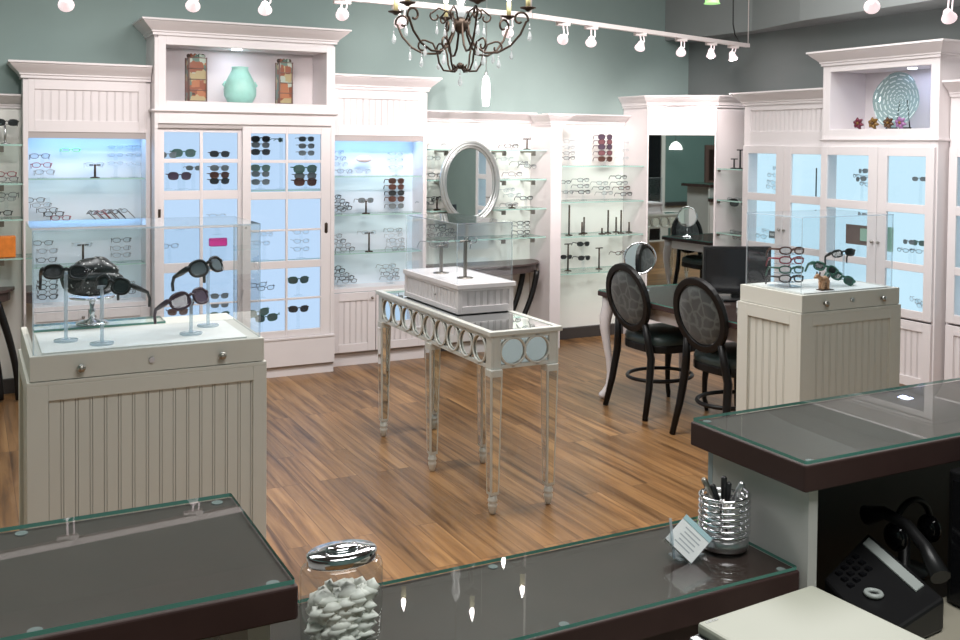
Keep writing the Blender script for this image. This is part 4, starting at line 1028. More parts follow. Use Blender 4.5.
# --- cabinet right of the sliding doors
cr = 'cabinet right of sliding doors'
stack(['pale', 'metal', 'pale', 'metal'], [(337, 152), (339, 158), (341, 164), (345, 171)], A, f'in left pile, top shelf, {cr}', zshelf=1.40)
single('eyewear_case', MB().ball(PY(364, 159, 6.99), .065, .025, .026, seg=20, rings=10), 'pink_soft', f'pale pink oval eyewear case on the top shelf of {cr}', 'eyewear case')
stack(['pale'], [(364, 171)], A, f'under the pale pink case, top shelf, {cr}', rack=False)
stack('pale', [(397, 154), (397, 160), (397, 167)], ('y', 7.06), f'in faint right column, top shelf, {cr}', zshelf=1.40, s=.95)
stack(['black', 'grey', 'black', 'black', 'grey'], [(334, 197), (338, 201), (342, 204), (345, 208), (339, 210)], A, f'in slanting left pile, second shelf, {cr}', zshelf=1.117)
q = tstand(366, 209, A, 1.117, 201, f'dark eyewear stand on the second shelf of {cr}'); specs('sun_grey', q + Vector((0, -.008, .005)), f'grey-lensed sunglasses on dark stand, second shelf, {cr}', s=.95)
stack(['sun_brown', 'sun_brown', 'sun_black', 'sun_brown', 'sun_grey'], [(397, 181), (397, 187), (397, 193), (397, 199), (397, 206)], A, f'in right column, second shelf, {cr}', zshelf=1.117, s=.95)
stack(['metal', 'grey', 'metal', 'grey'], [(335, 236), (339, 241), (344, 245), (348, 249)], A, f'in left pile, third shelf, {cr}', zshelf=.83)
q = tstand(369, 247, A, .83, 233, f'tall dark eyewear stand on the third shelf of {cr}'); specs('pale', q + Vector((0, -.008, .004)), f'pale thin-rimmed eyeglasses on tall dark stand, third shelf, {cr}')
stack(['metal', 'pale', 'metal', 'pale', 'metal'], [(395, 230), (396, 235), (397, 240), (398, 244), (399, 248)], A, f'in glinting right pile, third shelf, {cr}', zshelf=.83, jit=.2)
stack(['grey', 'black', 'grey', 'black', 'grey'], [(334, 268), (338, 271), (342, 275), (347, 278), (350, 281)], A, f'in slanting left pile, lowest level, {cr}', zshelf=.575)
stack(['metal', 'metal', 'grey', 'metal'], [(390, 266), (393, 270), (391, 274), (394, 278)], A, f'in right pile, lowest level, {cr}', zshelf=.575, jit=.25)
# --- wall with oval mirror
D = ('y', 6.95)
om = 'oval-mirror wall'
stack(['pale'], [(440, 145)], D, f'on top shelf left of the oval mirror', rack=False)
stack(['metal'], [(434, 158)], D, f'below top shelf, left of the oval mirror', zshelf=1.37)
stack(['black'], [(436, 175)], D, f'on second shelf left of the oval mirror', rack=False)
stack(['grey'], [(428, 203)], D, f'on third shelf left of the oval mirror', zshelf=1.135)
q = tstand(437, 206, D, 1.135, 199, 'short dark stand on third shelf left of oval mirror'); specs('black', q + Vector((0, -.008, .004)), 'black-framed eyeglasses on short stand left of oval mirror', rz=.4)
stack(['grey', 'metal', 'grey'], [(428, 226), (431, 231), (436, 235)], D, f'in left pile, lowest shelf, {om}', zshelf=.905, jit=.3)
stack(['black', 'black', 'grey'], [(441, 226), (447, 230), (452, 234)], D, f'in second pile, lowest shelf, {om}', zshelf=.905, jit=.3)
E_ = ('y', 6.93)
stack(['black'], [(512, 146)], E_, 'on top shelf right of the oval mirror', rack=False, s=1.1)
q = tstand(527, 150, E_, 1.605, 139, 'dark eyewear stand on top shelf right of oval mirror'); specs('metal', q + Vector((-.02, -.008, .004)), 'thin metal eyeglasses on dark stand, top shelf right of oval mirror')
stack(['pale'], [(508, 159)], E_, 'below top shelf right of the oval mirror', zshelf=1.37)
stack(['grey', 'grey'], [(524, 163), (531, 166)], E_, f'in right pair, second shelf, {om}', zshelf=1.37, jit=.3)
stack(['grey'], [(516, 174)], E_, 'on second shelf right of the oval mirror', rack=False, s=1.1)
stack(['pale', 'pale'], [(510, 190), (515, 195)], E_, f'in faint pair, third shelf, {om}', zshelf=1.135, jit=.3)
stack(['black'], [(527, 198)], E_, 'right of faint pair, third shelf, oval-mirror wall', zshelf=1.135)
q = tstand(512, 207, E_, 1.135, 205, 'tiny dark stand on third shelf right of oval mirror'); specs('metal', q + Vector((0, -.008, .004)), 'thin metal eyeglasses on tiny stand right of oval mirror')
stack(['black', 'grey', 'black', 'grey'], [(524, 223), (524, 227), (524, 232), (524, 236)], E_, f'in right stack, lowest shelf, {om}', zshelf=.905)
# --- alcove right of pillar
Fp = ('y', 6.95); al = 'alcove right of pillar'
stack(['pale', 'pale', 'metal', 'grey'], [(570, 141), (570, 147), (570, 153), (570, 158)], Fp, f'in left column, top level, {al}', zshelf=1.475, s=.95)
stack(['sun_purple', 'sun_rose', 'sun_purple', 'sun_rose', 'sun_brown'], [(606, 137), (606, 142), (606, 147), (606, 153), (606, 159)], Fp, f'in middle column, top level, {al}', zshelf=1.475, rz=-.12, jit=.02)
stack('pale', [(625, 143), (625, 150), (625, 158)], Fp, f'in right column, top level, {al}', zshelf=1.475, s=.8)
stack(['grey', 'metal'], [(566, 182), (569, 192)], Fp, f'in left pair, second level, {al}', zshelf=1.183, s=.9)
stack(['grey', 'grey', 'black'], [(584, 180), (584, 186), (585, 192)], Fp, f'in second stack, second level, {al}', zshelf=1.183)
stack(['metal', 'grey', 'metal'], [(603, 183), (605, 188), (608, 193)], Fp, f'in third stack, second level, {al}', zshelf=1.183)
stack(['black', 'grey', 'tortoise', 'black'], [(622, 177), (623, 183), (625, 188), (627, 194)], Fp, f'in right stack, second level, {al}', zshelf=1.183)
for i, (px, pt) in enumerate(((569, 205), (582, 222), (584, 217), (602, 228), (608, 210), (616, 217), (621, 210), (629, 222))):
    tstand(px, 230, ('y', 6.90 + .05 * (i % 3)), .90, pt, f'dark display post, {["first", "second", "third", "fourth", "fifth", "sixth", "seventh", "eighth"][i]} from left on third shelf, {al}', arm=False)
tstand(568, 262, Fp, .598, 244, f'dark display post at left on lowest shelf, {al}'); tstand(599, 263, Fp, .598, 248, f'dark display post at right on lowest shelf, {al}')
stack(['sun_black'], [(584, 244)], Fp, f'upper pair, lowest shelf, {al}', zshelf=.598, s=.9)
stack(['sun_black'], [(585, 258)], ('y', 6.90), f'lower pair, lowest shelf, {al}', zshelf=.598, s=.9)
stack(['sun_black'], [(567, 257)], ('y', 6.90), f'at left end, lowest shelf, {al}', zshelf=.598, s=.8)
stack(['tortoise'], [(622, 253)], Fp, f'at right end, lowest shelf, {al}', zshelf=.598)
# --- narrow shelves at the corner mirror
R_ = ('x', 5.62); ns = 'narrow shelves beside corner mirror'
tstand(734, 174, R_, 1.463, 159, f'shorter dark stand on top shelf, {ns}', 'black_plastic'); tstand(740, 174, ('x', 5.60), 1.463, 150, f'taller dark stand on top shelf, {ns}', 'black_plastic')
q = tstand(733, 207, R_, 1.205, 200, f'dark stand on middle shelf, {ns}', 'black_plastic'); specs('metal', q + Vector((0, 0, .006)), f'thin metal eyeglasses on dark stand, middle shelf, {ns}', rz=-1.2)
stack(['sun_black'], [(740, 203)], ('x', 5.58), f'big pair on middle shelf, {ns}', rack=False, rz=-1.2, s=1.5)
stack(['grey', 'metal', 'tortoise'], [(734, 232), (736, 235), (738, 238)], R_, f'in pile, lowest shelf, {ns}', zshelf=.935, rz=-1.2, jit=.3, s=.8)
# --- far-left wall shelves
fl = 'far-left wall shelves'
q = tstand(5, 140, D, 1.62, 124, f'clear-grey stand on top shelf, {fl}', 'silver'); specs('sun_black', q + Vector((.01, -.008, .01)), f'black sunglasses on tall stand, top shelf, {fl}')
stack(['red', 'grey'], [(6, 174), (8, 179)], D, f'in pair, second shelf, {fl}', zshelf=1.375)
stack(['grey', 'metal'], [(7, 195), (6, 199)], D, f'in pair between second and third shelf, {fl}', zshelf=1.15, jit=.2)
stack(['black'], [(2, 213)], D, f'on third shelf, {fl}', rack=False)
b = PY(6, 256, 6.93); single('gift_box', MB().box(b.x - .085, b.x + .055, 6.90, 6.97, .905, PY(6, 236, 6.93).z), 'orange_box', 'orange patterned box on the lowest far-left wall shelf', 'box', bevel=.004)
# --- right wall cabinets
H1 = ('x', 5.585); hc = 'right-wall cabinet'
stack(['pale', 'pale', 'pale', 'pale'], [(776, 168), (772, 175), (770, 182), (771, 187)], H1, f'in first door top pane, {hc}', zshelf=1.255, rz=-PI / 2, jit=.2)
tstand(816, 193, H1, 1.255, 168, f'tall thin dark post in second door top pane, {hc}', 'black_plastic', .005, arm=False)
H2 = ('x', 5.485)
stack(['sun_grey', 'grey', 'sun_grey', 'grey'], [(862, 171), (856, 176), (860, 179), (864, 184)], H2, f'in third door top pane, {hc}', zshelf=1.255, rz=-PI / 2, jit=.3, s=.8)
stack(['sun_grey'], [(919, 179)], H2, f'alone in fourth door top pane, {hc}', zshelf=1.255, rz=-1.2, s=.7)
stack(['pale', 'metal'], [(765, 231), (760, 236)], H1, f'in first door middle pane, {hc}', zshelf=.875, rz=-PI / 2, jit=.2)
stack(['sun_grey', 'sun_green'], [(908, 242), (918, 243)], H2, f'in upper row, fourth door middle pane, {hc}', zshelf=.875, rz=-PI / 2, s=.75)
stack(['grey', 'grey'], [(902, 250), (915, 251)], H2, f'in lower row, fourth door middle pane, {hc}', zshelf=.875, rz=-PI / 2, s=.8)
stack(['pale', 'pale', 'pale'], [(914, 300), (919, 303), (923, 306)], H2, f'in fourth door lowest pane, {hc}', zshelf=.56, rz=-PI / 2, jit=.3)
def cardbox(px0, py0, px1, py1, X, mat, label, name='sign', cat='sign', zs=None, text=None):
    a, b_ = PX(px0, py0, X), PX(px1, py1, X)
    y0, y1 = min(a.y, b_.y), max(a.y, b_.y); z0, z1 = min(a.z, b_.z), max(a.z, b_.z)
    t = T(name, label, cat, (X, (y0 + y1) / 2, zs))
    t.part('board', MB().box(X, X + .012, y0, y1, z0, z1), mat)
    t.part('easel', MB().box(X + .012, X + .05, (y0 + y1) / 2 - .015, (y0 + y1) / 2 + .015, zs, zs + .004).box(X + .012, X + .016, (y0 + y1) / 2 - .015, (y0 + y1) / 2 + .015, zs, z1), 'acrylic')
    return t, y0, y1, z0, z1
t, y0, y1, z0, z1 = cardbox(769, 231, 778, 239, 5.57, 'dark_card', f'small dark card with pale letters behind first door, {hc}', 'name_card', 'card', .875)
lt = MB()
for k in range(4): yy = y1 - .012 - k * .0125; lt.box(5.568, 5.57, yy - .008, yy, (z0 + z1) / 2 - .008, (z0 + z1) / 2 - .004).box(5.568, 5.57, yy - .002, yy, (z0 + z1) / 2 - .008, (z0 + z1) / 2 + .012).box(5.568, 5.57, yy - .008, yy - .0065, (z0 + z1) / 2 - .008, (z0 + z1) / 2 + .012)
t.part('lettering', lt, 'paper')
t, y0, y1, z0, z1 = cardbox(846, 224, 869, 246, 5.47, 'brown_sign', f'brown display board with green card behind third door, {hc}', 'display_board', 'sign', .875)
t.part('green_card', MB().box(5.466, 5.47, y0 + .002, y0 + .075, z0 + .03, z0 + .115), 'green_card')
cardbox(886, 227, 892, 252, 5.46, 'green_card', f'narrow grey-green card behind fourth door, {hc}', 'name_card', 'card', .875)

# ------------------------------------------------------------------ larger eyewear in the display cases
def big_specs(label, kind, loc, rz, rx=0., ry=0., lw=.058, lh=.050, fm='fr_black', lm='ln_dark', r=.004, s=1., sq=.8, tl=.125):
    sun = kind == 'sunglasses'
    t = T(kind, label, kind, (0, 0, 0))
    f, lens, tm = spec_geo(lw, lh, .018, r, tl, 22, sq, .04, 1.9 if sun else 1.3)
    t.part('frame', f, fm)
    for l in lens: t.part('lens', l, lm)
    for q in tm: t.part('temple', q, fm)
    t.o.location = loc; t.o.rotation_euler = (rx, ry, rz); t.o.scale = (s, s, s)
    return t
def clear_stand(px, py, zt0, pytop, label):
    p = PZ(px, py, zt0); x, y = p.x, p.y; zt = HZ(px, pytop, x, y)
    t = T('acrylic_stand', label, 'display stand', (x, y, zt0))
    t.part('base', MB().lathe([(.038, 0), (.038, .005), (.008, .007)], (x, y, zt0), 28), 'acrylic_edge')
    t.part('post', MB().tube([(x, y, zt0 + .005), (x, y, zt)], .006, 12), 'acrylic_edge')
    t.part('nose_rest', MB().tube([(x - .014, y, zt), (x + .014, y, zt)], .006, 10), 'acrylic_edge')
    return Vector((x, y, zt))
ZT = .989
s1 = clear_stand(66, 341, ZT, 273, 'clear post stand at left in the left display case')
big_specs('black sunglasses tilted on the leftmost clear stand in the left case', 'sunglasses', s1 + Vector((.0, -.012, .006)), .0, -.35, .08, lw=.056, lh=.044, r=.0045)
s2 = clear_stand(102, 344, ZT, 287, 'clear post stand second from left in the left display case')
big_specs('black sunglasses with arm hanging right, second stand in the left case', 'sunglasses', s2 + Vector((.025, -.012, .010)), -.85, -.40, .1, lw=.056, lh=.05, r=.0045)
s3 = clear_stand(191, 334, ZT, 300, 'short clear post stand right of centre in the left display case')
big_specs('purple-lensed oversized sunglasses on the short stand in the left case', 'sunglasses', s3 + Vector((0, -.012, .010)), .42, -.45, -.10, lw=.064, lh=.054, fm='fr_purple', lm='ln_purple', r=.005)
s4 = clear_stand(208, 326, ZT, 268, 'tall clear post stand at right in the left display case')
big_specs('grey-lensed black sunglasses on the tall right stand in the left case', 'sunglasses', s4 + Vector((0, -.012, .010)), .50, -.45, -.10, lw=.062, lh=.054, fm='fr_black', lm='ln_grey', r=.0055)
# glittery ornament on silver pedestal
p = PZ(92, 323, .993); px_, py_ = p.x, 3.78
t = T('cake_stand', 'silver footed stand behind the left display case cover', 'stand', (px_, py_, .993))
zt = HZ(92, 297, px_, py_)
t.part('foot', MB().lathe([(.055, 0), (.055, .004), (.04, .009), (.02, .014), (.010, .02)], (px_, py_, .993), 28), 'chrome')
t.part('stem', MB().lathe([(.010, .018), (.007, .03), (.012, .045), (.007, .055), (.012, zt - .993 - .008)], (px_, py_, .993), 16), 'chrome')
t.part('dish', MB().lathe([(.01, -.012), (.075, -.002), (.08, .004), (.078, .005), (.01, -.004)], (px_, py_, zt), 32), 'chrome')
o = MB().ball((px_ - .004, py_, zt + .062), .105, .075, .058, seg=28, rings=16, lump=.07); o.ball((px_ + .01, py_ - .01, zt + .095), .075, .055, .05, seg=24, rings=14, lump=.06)
single('glitter_hat', o, 'glitter', 'black glittery crumpled hat on the silver footed stand', 'hat', loc=(px_, py_, zt + .005))
# on the console display box
def tpost(x, y, z0, px, pytop, label):
    zt = HZ(px, pytop, x, y)
    t = T('eyewear_stand', label, 'display stand', (x, y, z0))
    t.part('base', MB().lathe([(.042, 0), (.042, .004), (.009, .007)], (x, y, z0), 20), 'nickel')
    t.part('post', MB().box(x - .007, x + .007, y - .007, y + .007, z0 + .004, zt), 'nickel')
    t.part('crossbar', MB().tube([(x - .03, y, zt), (x + .03, y, zt)], .005, 8), 'nickel')
    return Vector((x, y, zt))
p = PZ(441, 274, .96); q = tpost(p.x, p.y, .965, 441, 246, 'shorter grey stand in the clear box on the console')
big_specs('thin metal eyeglasses on the shorter stand in the console box', 'eyeglasses', q + Vector((-.01, -.01, .01)), .10, 0, .08, lw=.05, lh=.034, fm='fr_metal', lm='ln_clear', r=.0018)
p = PZ(465, 279, .96); q = tpost(p.x, p.y, .965, 465, 241, 'taller grey stand in the clear box on the console')
big_specs('dark metal eyeglasses on the taller stand in the console box', 'eyeglasses', q + Vector((0, -.01, .01)), 2.4, 0, .0, lw=.05, lh=.034, fm='fr_grey', lm='ln_clear', r=.002)
# in the right display case
a = PY(790, 290, 3.44)
t = T('eyewear_tower', 'clear four-tier rack holding eyeglasses in the right display case', 'display rack', (a.x, 3.46, ZT))
zz = [PY(790, y, 3.42).z for y in (251, 260.5, 270, 279)]
t.part('base', MB().box(a.x - .055, a.x + .055, 3.42, 3.53, ZT, ZT + .005), 'acrylic_edge')
t.part('upright', MB().box(a.x - .03, a.x + .03, 3.50, 3.505, ZT, zz[0] + .02), 'acrylic')
for z_ in zz: t.part('tier', MB().box(a.x - .045, a.x + .045, 3.43, 3.503, z_ - .022, z_ - .019), 'acrylic_edge')
for i, (z_, fm) in enumerate(zip(zz, ('fr_tort', 'fr_red', 'fr_green', 'fr_black'))):
    big_specs(f'{["top brown", "second red", "third dark green", "bottom black"][i]} thick-framed eyeglasses on the four-tier rack in right case', 'eyeglasses', (a.x, 3.425, z_), -.25, -.08, .02, lw=.052, lh=.032, fm=fm, lm='ln_clear', r=.0036)
s5 = PY(843, 293, 3.55); x, y = s5.x, 3.55; zt = HZ(843, 254, x, y)
t = T('acrylic_stand', 'tall clear stand with small sunglasses in the right display case', 'display stand', (x, y, ZT))
t.part('base', MB().lathe([(.03, 0), (.03, .004), (.006, .006)], (x, y, ZT), 20), 'acrylic_edge'); t.part('post', MB().tube([(x, y, ZT + .004), (x, y, zt)], .005, 10), 'acrylic_edge')
big_specs('small dark sunglasses on the tall clear stand in the right case', 'sunglasses', (x - .01, y - .01, zt + .008), -.45, -.3, -.12, lw=.046, lh=.034, r=.004)
s6 = PY(838, 294, 3.40)
x, y = s6.x, 3.40; t = T('acrylic_stand', 'low clear slanted stand under mottled sunglasses in the right display case', 'display stand', (x, y, ZT))
t.part('ramp', MB().extr([(x - .06, y - .03, ZT), (x + .05, y - .03, ZT), (x - .04, y - .03, HZ(820, 272, x, y))], (0, .06, 0)), 'acrylic')
p1, p2 = PY(826, 268, 3.38), PY(843, 278, 3.37)
big_specs('mottled green sunglasses upper on the slanted stand in the right case', 'sunglasses', p1, -.55, -.2, .32, lw=.05, lh=.04, fm='fr_green', lm='ln_dark', r=.0055, s=.9)
big_specs('mottled green sunglasses lower on the slanted stand in the right case', 'sunglasses', p2, -.6, -.2, .40, lw=.05, lh=.04, fm='fr_green', lm='ln_green', r=.0055, s=.9)
def animal():
    p = PZ(824, 290, ZT); x, y = p.x, p.y - .0; sc = .9
    t = T('animal_figurine', 'small tan and dark animal figurine holding glasses in the right display case', 'figurine', (x, y, ZT))
    b = MB(); b.ball((x, y, ZT + .048), .026, .016, .018, seg=16, rings=10, lump=.05)
    for dx, dy in ((-.016, -.008), (-.016, .008), (.016, -.008), (.016, .008)): b.tube([(x + dx, y + dy, ZT + .045), (x + dx * 1.1, y + dy, ZT + .022), (x + dx * 1.05, y + dy, ZT + .002)], [.009, .0065, .007], 8)
    b.tube([(x - .02, y, ZT + .052), (x - .034, y, ZT + .064)], [.012, .010], 8); b.ball((x - .042, y, ZT + .066), .014, .011, .012); b.tube([(x - .05, y, ZT + .064), (x - .062, y, ZT + .060)], [.008, .005], 8)
    t.part('body', b, 'animal_tan')
    for sy in (-1, 1): t.part('ear', MB().ball((x - .037, y + sy * .009, ZT + .079), .005, .003, .008, seg=8, rings=6), 'animal_dark')
    t.part('tail', MB().tube([(x + .024, y, ZT + .052), (x + .034, y, ZT + .06), (x + .038, y, ZT + .075)], [.004, .003, .002], 6), 'animal_dark')
    t.part('base', MB().box(x - .03, x + .045, y - .018, y + .018, ZT, ZT + .003), 'animal_dark')
animal()

# ------------------------------------------------------------------ niche ornaments
def vase(px, z0, z1, label, w):
    p = PY(px, 95, 6.92); x = p.x
    t = T('mosaic_vase', label, 'vase', (x, 6.92, z0))
    h = z1 - z0; b = MB(); sq = []
    t.part('body', MB().rbox(x - w, x + w, 6.92 - w, 6.92 + w, z0, z0 + h * .90, .018).rbox(x - w * .85, x + w * .85, 6.92 - w * .85, 6.92 + w * .85, z0 + h * .9, z0 + h * .93, .016), 'collage')
    rim_ = MB()
    for a in [2 * PI * i / 10 for i in range(10)]: rim_.ball((x + w * .8 * math.cos(a), 6.92 + w * .8 * math.sin(a), z0 + h * .955), .014, .012, h * .045, seg=8, rings=6)
    t.part('scalloped_rim', rim_, 'collage')
    e = MB()
    for sx in (-1, 1):
        for sy in (-1, 1): e.tube([(x + sx * (w - .004), 6.92 + sy * (w - .004), z0), (x + sx * (w - .004), 6.92 + sy * (w - .004), z0 + h * .92)], .0055, 6)
    for k in range(5): e.tube([(x - w - .001, 6.92 - w - .001, z0 + .01 + k * h * .22), (x + w + .001, 6.92 - w - .001, z0 + .01 + k * h * .22)], .003, 5)
    t.part('brown_edging', e, 'brown_sign')
zn = 1.912
vase(196, zn, PY(196, 54, 6.92).z, 'tall square mosaic vase at left in the upper niche', .062)
vase(284, zn, PY(284, 59, 6.92).z, 'tall square mosaic vase at right in the upper niche', .05)
p = PY(240, 95, 6.93); h = PY(240, 67, 6.93).z - zn; x = p.x
t = T('turquoise_vase', 'round turquoise vase with textured shoulder in the middle of the upper niche', 'vase', (x, 6.93, zn))
t.part('body', MB().lathe([(.06, 0), (.085, .01), (.11, h * .22), (.112, h * .40), (.095, h * .62), (.072, h * .80), (.058, h * .90), (.056, h * .96), (.058, h), (.050, h), (.048, h * .9)], (x, 6.93, zn), 32), 'turq')
hd = MB()
for sx in (-1, 1): hd.tube([(x + sx * .10, 6.93, zn + h * .45), (x + sx * .118, 6.93, zn + h * .5), (x + sx * .10, 6.93, zn + h * .6)], .008, 8)
t.part('handle', hd, 'turq')
# swirled plate
def plate():
    c = PX(898.5, 98, 5.60); X, y, z = 5.60, c.y - .0, c.z; r = .188
    t = T('glass_plate', 'large swirled blue-green glass plate standing in the right niche', 'plate', (X, y, 1.769))
    z = 1.769 + r + .012
    b = MB(); rings = 26; seg = 96; o = len(b.v)
    for i in range(rings + 1):
        k = i / rings
        for j in range(seg):
            a = 2 * PI * j / seg; sw = .006 * math.sin(5 * a + 9 * k) * k
            dep = -.03 * k * k + sw
            b.v.append((X + dep + .10 * (math.sin(a) * r * k) , y - r * k * math.cos(a), z + r * k * math.sin(a)))
    for i in range(rings):
        for j in range(seg):
            l = (j + 1) % seg; b.f.append([i * seg + j, i * seg + l, (i + 1) * seg + l, (i + 1) * seg + j]); b.m.append(1 if (j * 2 + i * 13) % 48 < 9 else 0); b.sm.append(True)
    M_ = ['swirl_glass', 'turq_glint']
    pl = t.part('plate', b, M_)
    t.part('stand', MB().box(X - .05, X + .06, y - .06, y - .05, 1.769, 1.785).box(X - .05, X + .06, y + .05, y + .06, 1.769, 1.785).tube([(X + .05, y - .055, 1.78), (X + .05, y - .03, z)], .004, 6).tube([(X + .05, y + .055, 1.78), (X + .05, y + .03, z)], .004, 6), 'black_wood')
pbr('turq_glint', (.80, .90, .90), .15, .3)
plate()
for i, (px, py, m, nm) in enumerate(((859, 124, 'flower_red', 'red'), (874, 124, 'flower_amber', 'amber'), (889, 124, 'flower_brown', 'dark brown'), (901, 124, 'flower_violet', 'violet'))):
    p = PX(px, py, 5.50); x, y, z = 5.50, p.y, 1.769
    t = T('glass_flower', f'{nm} glass flower ornament standing in the right niche', 'ornament', (x, y, z), 'glass flowers in the right niche')
    f = MB()
    for k in range(6):
        a = 2 * PI * k / 6 + .3; f.tube([(x, y, z + .044), (x - .012, y + .026 * math.cos(a), z + .044 + .025 * math.sin(a)), (x - .004, y + .046 * math.cos(a), z + .044 + .041 * math.sin(a))], [.005, .015, .004], 6)
    t.part('petals', f, m); t.part('centre', MB().ball((x - .014, y, z + .044), .011, seg=10, rings=6), 'flower_amber' if i != 1 else 'flower_brown')
    t.part('foot', MB().tube([(x + .004, y, z + .044), (x + .01, y, z + .002)], [.006, .01], 8), m)

# ------------------------------------------------------------------ chandelier
def chandelier():
    _p = PY(460.5, 26, 4.85); cx, cy = _p.x, 4.85
    t = T('chandelier', 'wrought iron candle chandelier hung with clear crystal drops', 'chandelier', (cx, cy, 2.05))
    def P(r, a, z): return (cx + r * math.cos(a), cy + r * math.sin(a), z)
    t.part('hub', MB().lathe([(.004, 2.245), (.018, 2.25), (.034, 2.265), (.045, 2.285), (.045, 2.315), (.03, 2.325), (.012, 2.335)], (cx, cy, 0), 20), 'iron_bronze')
    t.part('glass_column', MB().lathe([(.02, 2.33), (.032, 2.36), (.02, 2.40), (.03, 2.44), (.018, 2.48), (.03, 2.54), (.012, 2.60)], (cx, cy, 0), 16), 'crystal')
    t.part('suspension_rod', MB().tube([(cx, cy, 2.58), (cx, cy, ZC - .006)], .006, 8), 'iron_bronze')
    t.part('ceiling_canopy', MB().lathe([(.06, ZC - .03), (.065, ZC - .01), (.065, ZC - .001)], (cx, cy, 0), 24), 'iron_bronze')
    fl = MB().ball((cx, cy, 2.072), .018)
    for k in range(8): fl.tube([P(.008, k * PI / 4, 2.072), P(.03, k * PI / 4, 2.062), P(.04, k * PI / 4, 2.08)], [.006, .009, .002], 6)
    t.part('bottom_rosette', fl, 'iron_bronze')
    def drop(r, a, z, s=1.):
        x, y, _ = P(r, a, 0)
        t.part('crystal_drop', MB().tube([(x, y, z), (x, y, z - .025 * s)], .0015, 5).ball((x, y, z - .028 * s), .006 * s, seg=8, rings=6).lathe([(.001, -.036 * s), (.007 * s, -.05 * s), (.013 * s, -.07 * s), (.012 * s, -.082 * s), (.002, -.092 * s)], (x, y, z), 8, smooth=False), 'crystal')
    va = math.atan2(-cy, -cx)
    for k in range(6):
        a = va + math.radians(13 + 60 * k)
        arm = []
        for r, z in ((.04, 2.30), (.05, 2.24), (.085, 2.175), (.14, 2.14), (.21, 2.14), (.28, 2.175), (.335, 2.235), (.365, 2.30)): arm.append((r, z))
        for i in range(14):
            th = -.2 + i * .42; rr = .045 - .0022 * i; arm.append((.352 - .02 + rr * math.cos(th), 2.315 + rr * math.sin(th)))
        t.part('arm', MB().tube([P(r, a, z) for r, z in arm], .0065, 7), 'iron_bronze')
        sc = [(.02, 2.066), (.05, 2.042), (.09, 2.045), (.115, 2.085), (.125, 2.14), (.15, 2.19), (.19, 2.205)]
        for i in range(12):
            th = 1.4 - i * .45; rr = .034 - .002 * i; sc.append((.20 + rr * math.cos(th), 2.172 + rr * math.sin(th)))
        t.part('scroll', MB().tube([P(r, a + .39, z) for r, z in sc], .0055, 7), 'iron_bronze')
        up = [(.04, 2.31), (.07, 2.36), (.12, 2.38), (.16, 2.35)]
        for i in range(10):
            th = .6 - i * .5; rr = .03 - .002 * i; up.append((.14 + rr * math.cos(th), 2.335 + rr * math.sin(th)))
        t.part('scroll', MB().tube([P(r, a + .5, z) for r, z in up], .005, 7), 'iron_bronze')
        x, y, _ = P(.375, a, 0)
        t.part('drip_cup', MB().lathe([(.006, 2.355), (.02, 2.365), (.042, 2.372), (.044, 2.377), (.012, 2.378)], (x, y, 0), 18), 'iron_bronze')
        c = t.part('candle', MB().lathe([(.013, 2.377), (.013, 2.455), (.006, 2.458)], (x, y, 0), 12), 'candle')
        t.part('bulb', MB().lathe([(.006, 2.456), (.013, 2.475), (.011, 2.495), (.004, 2.52), (.001, 2.53)], (x, y, 0), 10), 'bulb', c)
        drop(.385, a, 2.29); drop(.21, a + .39, 2.148, .95); drop(.13, a + .5, 2.31, .8); drop(.28, a + .1, 2.18, .85)
    drop(0, 0, 2.056, 1.05)
chandelier()

# ------------------------------------------------------------------ pendants and track lights
p = PY(486, 92, 6.5)
t = T('pendant_lamp', 'slim glowing white glass pendant hanging before the oval-mirror wall', 'lamp', (p.x, 6.5, 1.92))
t.part('shade', MB().lathe([(.012, 1.925), (.024, 1.93), (.029, 1.99), (.030, 2.05), (.026, 2.12), (.015, 2.148)], (p.x, 6.5, 0), 20), 'pendant_glow')
t.part('cord', MB().tube([(p.x, 6.5, 2.145), (p.x, 6.5, ZC - .002)], .0025, 6), 'silver')
t.part('socket', MB().lathe([(.012, 2.14), (.012, 2.175), (.004, 2.185)], (p.x, 6.5, 0), 12), 'silver')
p = PY(712, 3, 5.2); x, z = p.x, p.z
t = T('pendant_lamp', 'green glass pendant shade cut off by the top edge', 'lamp', (x, 5.2, z))
t.part('shade', MB().lathe([(.055, -.005), (.048, .0), (.045, .02), (.03, .10), (.015, .12)], (x, 5.2, z), 24), 'green_shade'); t.part('cord', MB().tube([(x, 5.2, z + .115), (x, 5.2, ZC - .002)], .004, 6), 'black_plastic')
t = T('pendant_lamp', 'white dome pendant near the left wall, seen only in the corner mirror', 'lamp', (-1.0, 1.09, 1.58))
t.part('shade', MB().lathe([(.11, 0), (.10, .05), (.065, .10), (.02, .13)], (-1.0, 1.09, 1.58), 24), 'lamp_white'); t.part('cord', MB().tube([(-1.0, 1.09, 1.705), (-1.0, 1.09, ZC - .002)], .004, 6), 'black_plastic')
ZTK = 2.45
def on_track(px, py): return PZ(px, py, ZTK)
SPOTS = []
def track(name, label, pts):
    t = T('track_rail', label, 'track', tuple(pts[0]))
    for a, b in zip(pts[:-1], pts[1:]):
        d = (b - a); d.z = 0; d.normalize(); nn = Vector((-d.y, d.x, 0)) * .018
        t.part('rail', MB().extr([a + nn, b + nn, b - nn, a - nn], (0, 0, .03)), 'track_white')
    for a in pts: t.part('hanger_rod', MB().tube([a + Vector((0, 0, .03)), Vector((a.x, a.y, ZC - .001))], .004, 6), 'track_white')
    return t
